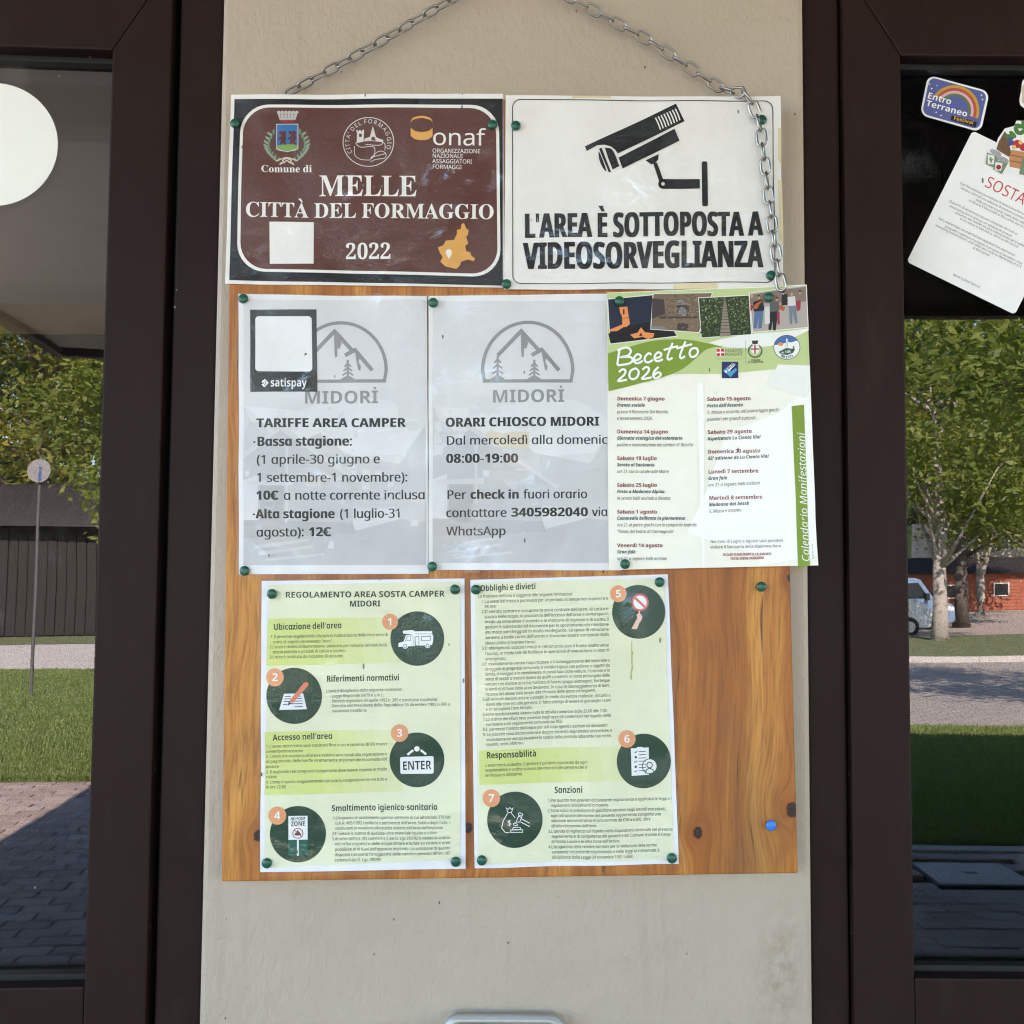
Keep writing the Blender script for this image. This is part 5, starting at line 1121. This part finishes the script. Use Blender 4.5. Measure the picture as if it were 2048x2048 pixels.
lines(S, G2, [("L'ɑreɑ non è custoditɑ. Il gestore è pertɑnto esonerɑto dɑ ogni", 180, 318, 1073, 290), ('responsɑbilità in ordine ɑ dɑnni ɑlle cose e/o ɑlle persone che si', 175, 362, 1072, 333), ("verificɑssero ɑll'interno.", 175, 407, 508, 395), ('1.Per quɑnto non previsto dɑl presente regolɑmento si ɑpplicɑno le leggi e i', 728, 628, 1813, 612), ('regolɑmenti disciplinɑnti lɑ mɑteriɑ.', 753, 673, 1263, 663), ('2.Fɑttɑ sɑlvɑ lɑ previsione di specifiche sɑnzioni negli ɑrticoli precedenti,', 725, 718, 1765, 702), ('ogni infrɑzione ɑlle norme del presente regolɑmento comportɑ unɑ', 755, 762, 1720, 748), ('sɑnzione ɑmministrɑtivɑ di unɑ sommɑ dɑ €50 ɑ €300, oltre', 757, 806, 1630, 792), ("ɑll'ɑllontɑnɑmento dɑll'ɑreɑ.", 757, 852, 1157, 845), ("3.L'ɑttività di vigilɑnzɑ sul rispetto delle disposizioni contenute nel presente", 730, 900, 1822, 880), ('regolɑmento è di competenzɑ del gestore e del Comune trɑmite il Corpo', 760, 945, 1805, 925), ("di Poliziɑ Locɑle e le ɑltre forze dell'ordine.", 760, 990, 1362, 980), ("4.L'irrogɑzione delle relɑtive sɑnzioni per lɑ violɑzione delle norme", 732, 1037, 1685, 1020), ('contenute nel presente regolɑmento e nelle leggi ivi richiɑmɑte, è', 763, 1083, 1708, 1065), ('disciplinɑtɑ dɑllɑ Legge 24 novembre 1981 n.689.', 763, 1130, 1478, 1117)])
S.grid('laminate', [G1(24, 58), G1(1802, 28), G2(1894, 1192), G2(64, 1236)], FILM, .0016, 18, 24, 0)

# ================================================================== stickers on the right pane
H = crop(1690, 100, 358/1153); GY = SF+.030-.0006           # just in front of the glass
ux = Vector((685, 335)).normalized(); ANG = math.atan2(ux.y, ux.x)
TLc = Vector((822, 520)); dn = Vector((-415, 825)).normalized()
cc = [tuple(TLc), tuple(TLc+ux*775), tuple(TLc+ux*775+dn*945), tuple(TLc+dn*945)]
rh = sheet_root('flyer_card', [H(*p) for p in cc], 'white flyer card headed SOSTA stuck askew on the door pane', 'flyer', GY)
S = Sheet(rh, GY); L = S.layer('card', (236, 234, 230), 0, H); L.rrect(cc, 26); L.done()
L = S.layer('title_lettering', (190, 60, 62), .0001, H); L.text('SOSTA', (893, 876), ANG, 74, 'r', asp=.88); L.done()
L = S.layer('lettering', (58, 56, 54), .0001, H)
for tx, x, y in (('Ogni fine settimana puoi ordinare da www.humus-farm.it', 738, 862), ('verdura, oltre ad una selezione di prodotti provenienti', 742, 893), ('delle più interessanti realtà della valle', 840, 970), ('e ritirarla il Mercoledì al Birroschio alle h16', 796, 974), ('Chaque fin de semaine vous pouvez commander des fruits et', 668, 978), ('www.humus-farm.it ainsi qu’une sélection de produits', 672, 1010), ('certaines des réalités les plus intéressantes de la vallée', 708, 1052), ('et les retirer le Mercredi à 16h15 au Birroschio!', 738, 1092), ('Every weekend you can order fruit and vegetables from www.humus-', 602, 1090), ('along with a selection of products from some of the valley’s most', 640, 1140), ('interesting local producers, and collect your order on Wednesday at 4:15', 580, 1134), ('at Birroschio!', 820, 1278)):
    n = sum(glyph(c, 'r')[2] for c in tx); wd = len(tx)*8.55; e = Vector((x, y))+ux*wd; L.text(tx, (x, y), (e.x, e.y), 15, 'r')
L.text('www.humus-farm.it', (694, 1452), (866, 1536), 17); L.done()
# crate of vegetables, die-cut and stuck over the card
def crate():
    pts = [(905, 700), (925, 640), (970, 620), (985, 570), (1030, 505), (1090, 490), (1105, 455), (1130, 455), (1180, 480), (1330, 560), (1420, 700), (1380, 800), (1250, 860), (1150, 825), (1100, 800), (1060, 770), (1010, 805), (955, 770)]
    r = sheet_root('crate_sticker', [H(900, 450), H(1420, 450), H(1420, 860), H(900, 860)], 'die-cut sticker of a wooden vegetable crate and jars over the flyer card', 'sticker', GY-.0004)
    s = Sheet(r, GY-.0004); L = s.layer('backing', (236, 234, 230), 0, H); L.poly(pts); L.done()
    def p(c, z, *ps, name='crate_picture'):
        L = s.layer(name, c, z, H)
        for q in ps: L.poly(q)
        L.done()
    p((112, 84, 58), .0001, [(1028, 524), (1042, 540), (1070, 660), (1056, 690), (974, 640), (990, 590)]); p((190, 132, 84), .0001, [(1072, 642), (1330, 690), (1340, 800), (1240, 790), (1060, 752), (1058, 692)])
    L = s.layer('crate_picture', (96, 66, 42), .0002, H); L.stroke([(1060, 676), (1330, 724)], 4); L.stroke([(1062, 714), (1335, 760)], 4); L.stroke([(1008, 560), (1064, 650)], 3); L.stroke([(990, 600), (1056, 676)], 3); L.done()
    L = s.layer('vegetable_picture', (74, 122, 60), .0002, H)
    for x, y, a in ((1120, 490, .3), (1140, 530, -.5), (1105, 520, 1.1), (1080, 545, .8), (1060, 560, .4), (1150, 480, 1.4), (1170, 510, .2), (1200, 540, .6)): L.disc(x, y, 30, 15, 14, a)
    L.done()
    L = s.layer('vegetable_picture', (70, 76, 130), .00026, H); [L.disc(x, y, 15, None, 14) for x, y in ((1064, 578), (1080, 600), (1060, 604))]; L.done()
    L = s.layer('vegetable_picture', (176, 44, 46), .0003, H); [L.disc(x, y, 27, None, 18) for x, y in ((1110, 606), (1150, 626), (1200, 640))]; L.done()
    L = s.layer('vegetable_picture', (226, 178, 110), .00034, H); [L.disc(x, y, 14, None, 14) for x, y in ((1088, 626), (1130, 596))]; L.done()
    L = s.layer('jar_picture', (120, 132, 108), .0003, H); L.poly([(914, 660), (990, 690), (966, 762), (906, 735)]); L.poly([(966, 710), (1050, 728), (1010, 800), (954, 768)]); L.poly([(1140, 700), (1170, 700), (1170, 810), (1120, 800)]); L.done()
    L = s.layer('jar_picture', (158, 158, 158), .00036, H); L.disc(970, 662, 40, 16, 20, .45); L.disc(1016, 706, 40, 17, 20, .35); L.done()
    L = s.layer('jar_picture', (228, 226, 222), .0004, H); L.poly([(918, 672), (962, 682), (958, 738), (918, 736)]); L.poly([(968, 722), (1014, 730), (1004, 780), (964, 776)]); L.done()
    L = s.layer('jar_picture', (84, 130, 70), .00046, H); L.stroke([(940, 728), (938, 690)], 8); L.stroke([(928, 700), (938, 716), (952, 702)], 6); L.done()
    L = s.layer('jar_picture', (150, 36, 44), .00046, H); L.disc(988, 756, 16, None, 14); L.done()
crate()
def festival():
    q4 = [(535, 160), (932, 268), (875, 530), (482, 418)]
    r = sheet_root('festival_sticker', [H(*p) for p in q4], 'small blue festival sticker with a rainbow on the door pane', 'sticker', GY)
    s = Sheet(r, GY); L = s.layer('backing', (234, 232, 228), 0, H); L.rrect(q4, 52); L.done()
    L = s.layer('blue_field', (86, 92, 150), .0001, H); L.rrect([(546, 174), (916, 276), (862, 514), (496, 410)], 42); L.done()
    for rr, c in ((152, (196, 152, 44)), (134, (186, 80, 44)), (116, (214, 170, 176)), (98, (92, 116, 78))):
        L = s.layer('rainbow', c, .0002, H); L.stroke([(704+rr*math.cos(R(a))*1.0, 388+rr*math.sin(R(a))) for a in range(218, 384, 6)], 17); L.done()
    L = s.layer('lettering', (236, 234, 228), .0003, H); L.text('Entro', (526, 310), (680, 354), 40, 'sb'); L.text('Terraneo', (518, 358), (784, 432), 38, 'sb')
    for x, y in ((558, 250), (592, 232), (878, 292), (884, 320), (586, 402), (618, 422), (542, 220)): L.poly([(x-9, y), (x-2, y-2), (x, y-9), (x+2, y-2), (x+9, y), (x+2, y+2), (x, y+9), (x-2, y+2)])
    L.done()
    L = s.layer('black_label', (22, 20, 20), .0003, H); L.poly([(686, 422), (849, 464), (842, 498), (680, 452)]); L.done()
    L = s.layer('label_lettering', (206, 156, 60), .0004, H); L.text('Festival', (696, 449), (824, 482), 24, 'sb'); L.done()
festival()
rp = sheet_root('edge_sticker', [H(1125, 180), H(1420, 180), H(1420, 420), H(1125, 420)], 'white die-cut sticker above the crate sticker on the door pane', 'sticker', GY)
s = Sheet(rp, GY); L = s.layer('backing', (234, 232, 228), 0, H); L.poly(catmull([(1150, 190), (1135, 260), (1124, 330), (1150, 372), (1260, 410), (1380, 380), (1410, 290), (1330, 200), (1230, 170)], True)); L.done()
L = s.layer('drawing', (206, 186, 160), .0001, H); L.poly(catmull([(1160, 220), (1142, 300), (1150, 345), (1260, 380), (1360, 340), (1330, 230)], True)); L.done()

# ================================================================== chain
GALV = NT('galvanised_chain')
_v = GALV.coord(); _n = GALV.noise(90, 5, _v)
_rust = GALV.ramp(GALV.noise(28, 6, _v, .7), [(.58, (0, 0, 0)), (.70, (1, 1, 1))])
GALV = GALV.set(GALV.mix(GALV.math('MULTIPLY', _rust, .55), GALV.mix(_n, (.22, .21, .19), (.46, .44, .40)), (.10, .045, .02)), .30, .5, GALV.math('SUBTRACT', 1.0, GALV.math('MULTIPLY', _rust, .6)))
def link_mesh(ln, wd, wr):
    bm = bmesh.new(); pts = []; r = wd/2-wr; h = ln/2-wd/2
    for i in range(9): t = math.pi*i/8; pts.append((r*math.cos(t), 0, h+r*math.sin(t)))
    for i in range(9): t = math.pi+math.pi*i/8; pts.append((r*math.cos(t), 0, -h+r*math.sin(t)))
    rings = []; N = len(pts)
    for i, p in enumerate(pts):
        d = (Vector(pts[(i+1) % N])-Vector(pts[i-1])).normalized(); a = Vector((0, 1, 0)); b = d.cross(a)
        rings.append([bm.verts.new(Vector(p)+wr*(math.cos(2*math.pi*k/8)*a+math.sin(2*math.pi*k/8)*b)) for k in range(8)])
    for i in range(N):
        for k in range(8): bm.faces.new((rings[i][k], rings[i][(k+1) % 8], rings[(i+1) % N][(k+1) % 8], rings[(i+1) % N][k]))
    bmesh.ops.recalc_face_normals(bm, faces=bm.faces)
    me = bpy.data.meshes.new('link'); bm.to_mesh(me); bm.free(); me.materials.append(GALV)
    for p in me.polygons: p.use_smooth = True
    return me
LINK = link_mesh(.0200, .0118, .00125); PITCH_L = .0152
def run_chain(root, path, start=0):
    P = [Vector(p) for p in path]; seg = [0]
    for a, b in zip(P, P[1:]): seg.append(seg[-1]+(b-a).length)
    def at(s):
        for i in range(len(P)-1):
            if s <= seg[i+1] or i == len(P)-2: return P[i].lerp(P[i+1], (s-seg[i])/(seg[i+1]-seg[i]))
    n = int(seg[-1]/PITCH_L); q = random.Random(n)
    for i in range(n):
        a, b = at(i*PITCH_L), at((i+1)*PITCH_L); d = (b-a).normalized(); m = (a+b)/2
        toward = Vector((0, -1, 0)); toward = (toward-d*toward.dot(d)).normalized(); side = d.cross(toward)
        t = R(28 if (i+start) % 2 else 112)+q.uniform(-.18, .18); nrm = math.cos(t)*toward+math.sin(t)*side; xx = nrm.cross(d)
        o = bpy.data.objects.new('link', LINK); mt = Matrix((xx, nrm, d)).transposed().to_4x4(); mt.translation = m-root.location; COL.objects.link(o); o.parent = root; o.matrix_local = mt
hook_p = W(1023, -74, -.018)
ch = empty('hanging_chain', hook_p, 'galvanised steel chain running over a hook and down the front of the surveillance sign', 'chain')
pl = [hook_p, W(901, 0, -.013), W(740, 95, -.012), W(590, 178, -.010), W(566, 192, -.0075)]
run_chain(ch, pl)
pr = [hook_p, W(1150, 0, -.013), W(1300, 82, -.012), W(1440, 176, -.012), W(1456, 184, -.016), W(1478, 183, -.030), W(1498, 188, -.0325)]
kb = [(1560, 90), (1590, 160), (1612, 215), (1626, 290), (1638, 400), (1650, 490), (1664, 580), (1668, 650), (1680, 740), (1692, 840), (1704, 930), (1716, 1030), (1730, 1110), (1740, 1190), (1757, 1262), (1764, 1300)]
run_chain(ch, pr+[W(*B(x, y), -.0315) for x, y in kb], 1)
hk = empty('wall_hook', hook_p, 'steel screw hook in the plaster carrying the chain', 'hook')
bm = bmesh.new(); tube(bm, [(0, .022, .012), (0, .004, .012), (0, -.004, .008), (0, -.006, 0), (0, -.002, -.005), (0, .004, -.004)], .0022, 8); bm_obj('shank', bm, STEEL, hk, True)
bm = bmesh.new(); bmesh.ops.create_cone(bm, segments=20, radius1=.008, radius2=.006, depth=.003, cap_ends=True, matrix=Matrix.Translation((0, .0165, .012)) @ Matrix.Rotation(R(90), 4, 'X')); bm_obj('collar', bm, STEEL, hk)

# ================================================================== drawing pins
def pin_mesh(name, mat, r):
    bm = bmesh.new(); prof = [(0, -.0052), (.55, -.0050), (.85, -.0043), (.98, -.0034), (1.0, -.0026), (.97, -.0016), (.80, -.0006), (.4, 0)]; seg = 28; rings = []
    c = bm.verts.new((0, prof[0][1], 0))
    for f_, y in prof[1:]: rings.append([bm.verts.new((r*f_*math.cos(2*math.pi*k/seg), y, r*f_*math.sin(2*math.pi*k/seg))) for k in range(seg)])
    for k in range(seg): bm.faces.new((c, rings[0][k], rings[0][(k+1) % seg]))
    for a, b in zip(rings, rings[1:]):
        for k in range(seg): bm.faces.new((a[k], b[k], b[(k+1) % seg], a[(k+1) % seg]))
    tip = bm.verts.new((0, .006, 0))
    for k in range(seg): bm.faces.new((rings[-1][k], tip, rings[-1][(k+1) % seg]))
    bmesh.ops.recalc_face_normals(bm, faces=bm.faces); me = bpy.data.meshes.new(name); bm.to_mesh(me); bm.free(); me.materials.append(mat)
    for p in me.polygons: p.use_smooth = True
    return me
PG_ = plain('green_plastic', (.010, .085, .048), .28, .5, var=.04); PB_ = plain('blue_plastic', (.035, .19, .60), .35, .5, var=.04)
GM, BM_ = pin_mesh('thumbtack', PG_, .0050), pin_mesh('thumbtack', PB_, .0053)
PINS = [(445, 235, .0022, 'in the upper left of the brown town sign'), (930, 237, .0022, 'in the upper right of the brown town sign beside the orange emblem'), (973, 239, .0024, 'in the upper left of the surveillance sign'), (1436, 228, .0024, 'in the upper right of the surveillance sign touching the chain'), (956, 537, .0026, 'between the two upper signs at their lower edge'), (1453, 521, .0024, 'in the lower right corner of the surveillance sign'),
        (460, 565, .0024, 'in the top left corner of the price sheet'), (818, 572, .0046, 'in the top left corner of the opening hours sheet'), (1168, 569, .0062, 'on the bell tower photo of the calendar'), (1450, 562, .0064, 'on the musicians photo of the calendar'), (463, 1077, .0026, 'in the bottom left corner of the price sheet'), (817, 1069, .0046, 'in the bottom left corner of the opening hours sheet'), (1178, 1064, .0075, 'at the bottom edge of the calendar'),
        (514, 1120, .0026, 'beside the heading REGOLAMENTO on its left'), (858, 1112, .0026, 'in the top right corner of the REGOLAMENTO sheet'), (898, 1112, .0026, 'beside the heading Obblighi e divieti'), (1244, 1098, .0026, 'above the stop paddle picture of the rules sheet'), (1435, 1107, .0003, 'alone in the bare wood below the calendar'), (505, 1627, .0026, 'below the no fouling picture of the rules sheet'), (860, 1624, .0026, 'in the bottom right corner of the REGOLAMENTO sheet'), (909, 1622, .0026, 'below the money bag picture of the rules sheet'), (1267, 1618, .0026, 'in the bottom right corner of the Obblighi e divieti sheet')]
for x, y, d, where in PINS:
    o = bpy.data.objects.new('thumbtack', GM); COL.objects.link(o); o.location = W(*k1(x, y), BF-d); o.rotation_euler = (random.uniform(-.16, .10), random.uniform(0, 6), random.uniform(-.12, .12))
    tag(o, 'green thumbtack '+where, 'thumbtack', 'green thumbtacks on the notice board')
o = bpy.data.objects.new('thumbtack', BM_); COL.objects.link(o); o.location = W(*k1(1453, 1556), BF-.0003); o.rotation_euler = (.1, 0, .1); tag(o, 'bright blue thumbtack in the bare wood near a knot', 'thumbtack')

# ================================================================== weatherproof socket box below the board
bx0, bx1, bt = W(390+765*.652, 2020, 0).x, W(390+1133*.652, 2020, 0).x, W(1010, 1700+490*.652, 0).z
sb = empty('socket_box', ((bx0+bx1)/2, 0, bt-.085), 'cream weatherproof socket box with steel rim on the plaster below the board', 'socket box')
hw = (bx1-bx0)/2; CREAMP = plain('cream_plastic', (.66, .63, .52), .4, .5, var=.03); RIM = plain('grey_rim', (.50, .48, .43), .4, .5, .25, var=.08)
def rounded(w, h, r): return [(sx*(w-r)+r*math.cos(R(a)), sz*(h-r)+r*math.sin(R(a))) for sx, sz, a0 in ((1, 1, 0), (-1, 1, 90), (-1, -1, 180), (1, -1, 270)) for a in range(a0, a0+91, 15)]
prism('back_plate', rounded(hw, .085, .016), .003, -.006, RIM, sb)
def ringp(name, o, i, y0, y1, mat):
    bm = bmesh.new(); N = len(o); rows = [[bm.verts.new((x, y, z)) for x, z in pts] for pts, y in ((o, y0), (o, y1), (i, y1), (i, y0))]
    for a in range(4):
        for k in range(N): bm.faces.new((rows[a][k], rows[a][(k+1) % N], rows[(a+1) % 4][(k+1) % N], rows[(a+1) % 4][k]))
    bmesh.ops.recalc_face_normals(bm, faces=bm.faces); bmesh.ops.bevel(bm, geom=[e for e in bm.edges if abs(e.verts[0].co.y-y1) < 1e-5 and abs(e.verts[1].co.y-y1) < 1e-5 and len(e.link_faces) == 2], offset=.0015, segments=2, affect='EDGES'); return bm_obj(name, bm, mat, sb, True)
ringp('rim', rounded(hw, .085, .016), rounded(hw-.006, .079, .011), -.0055, -.018, RIM)
prism('flap', rounded(hw-.0075, .0775, .008), -.0062, -.0165, CREAMP, sb, .0015)
for sx in (-1, 1):
    box('hinge_pin', (sx*(hw-.014)-.002, -.019, .0685), (sx*(hw-.014)+.002, -.0160, .0755), BLACK, sb)
print('objects', len(SC.objects))
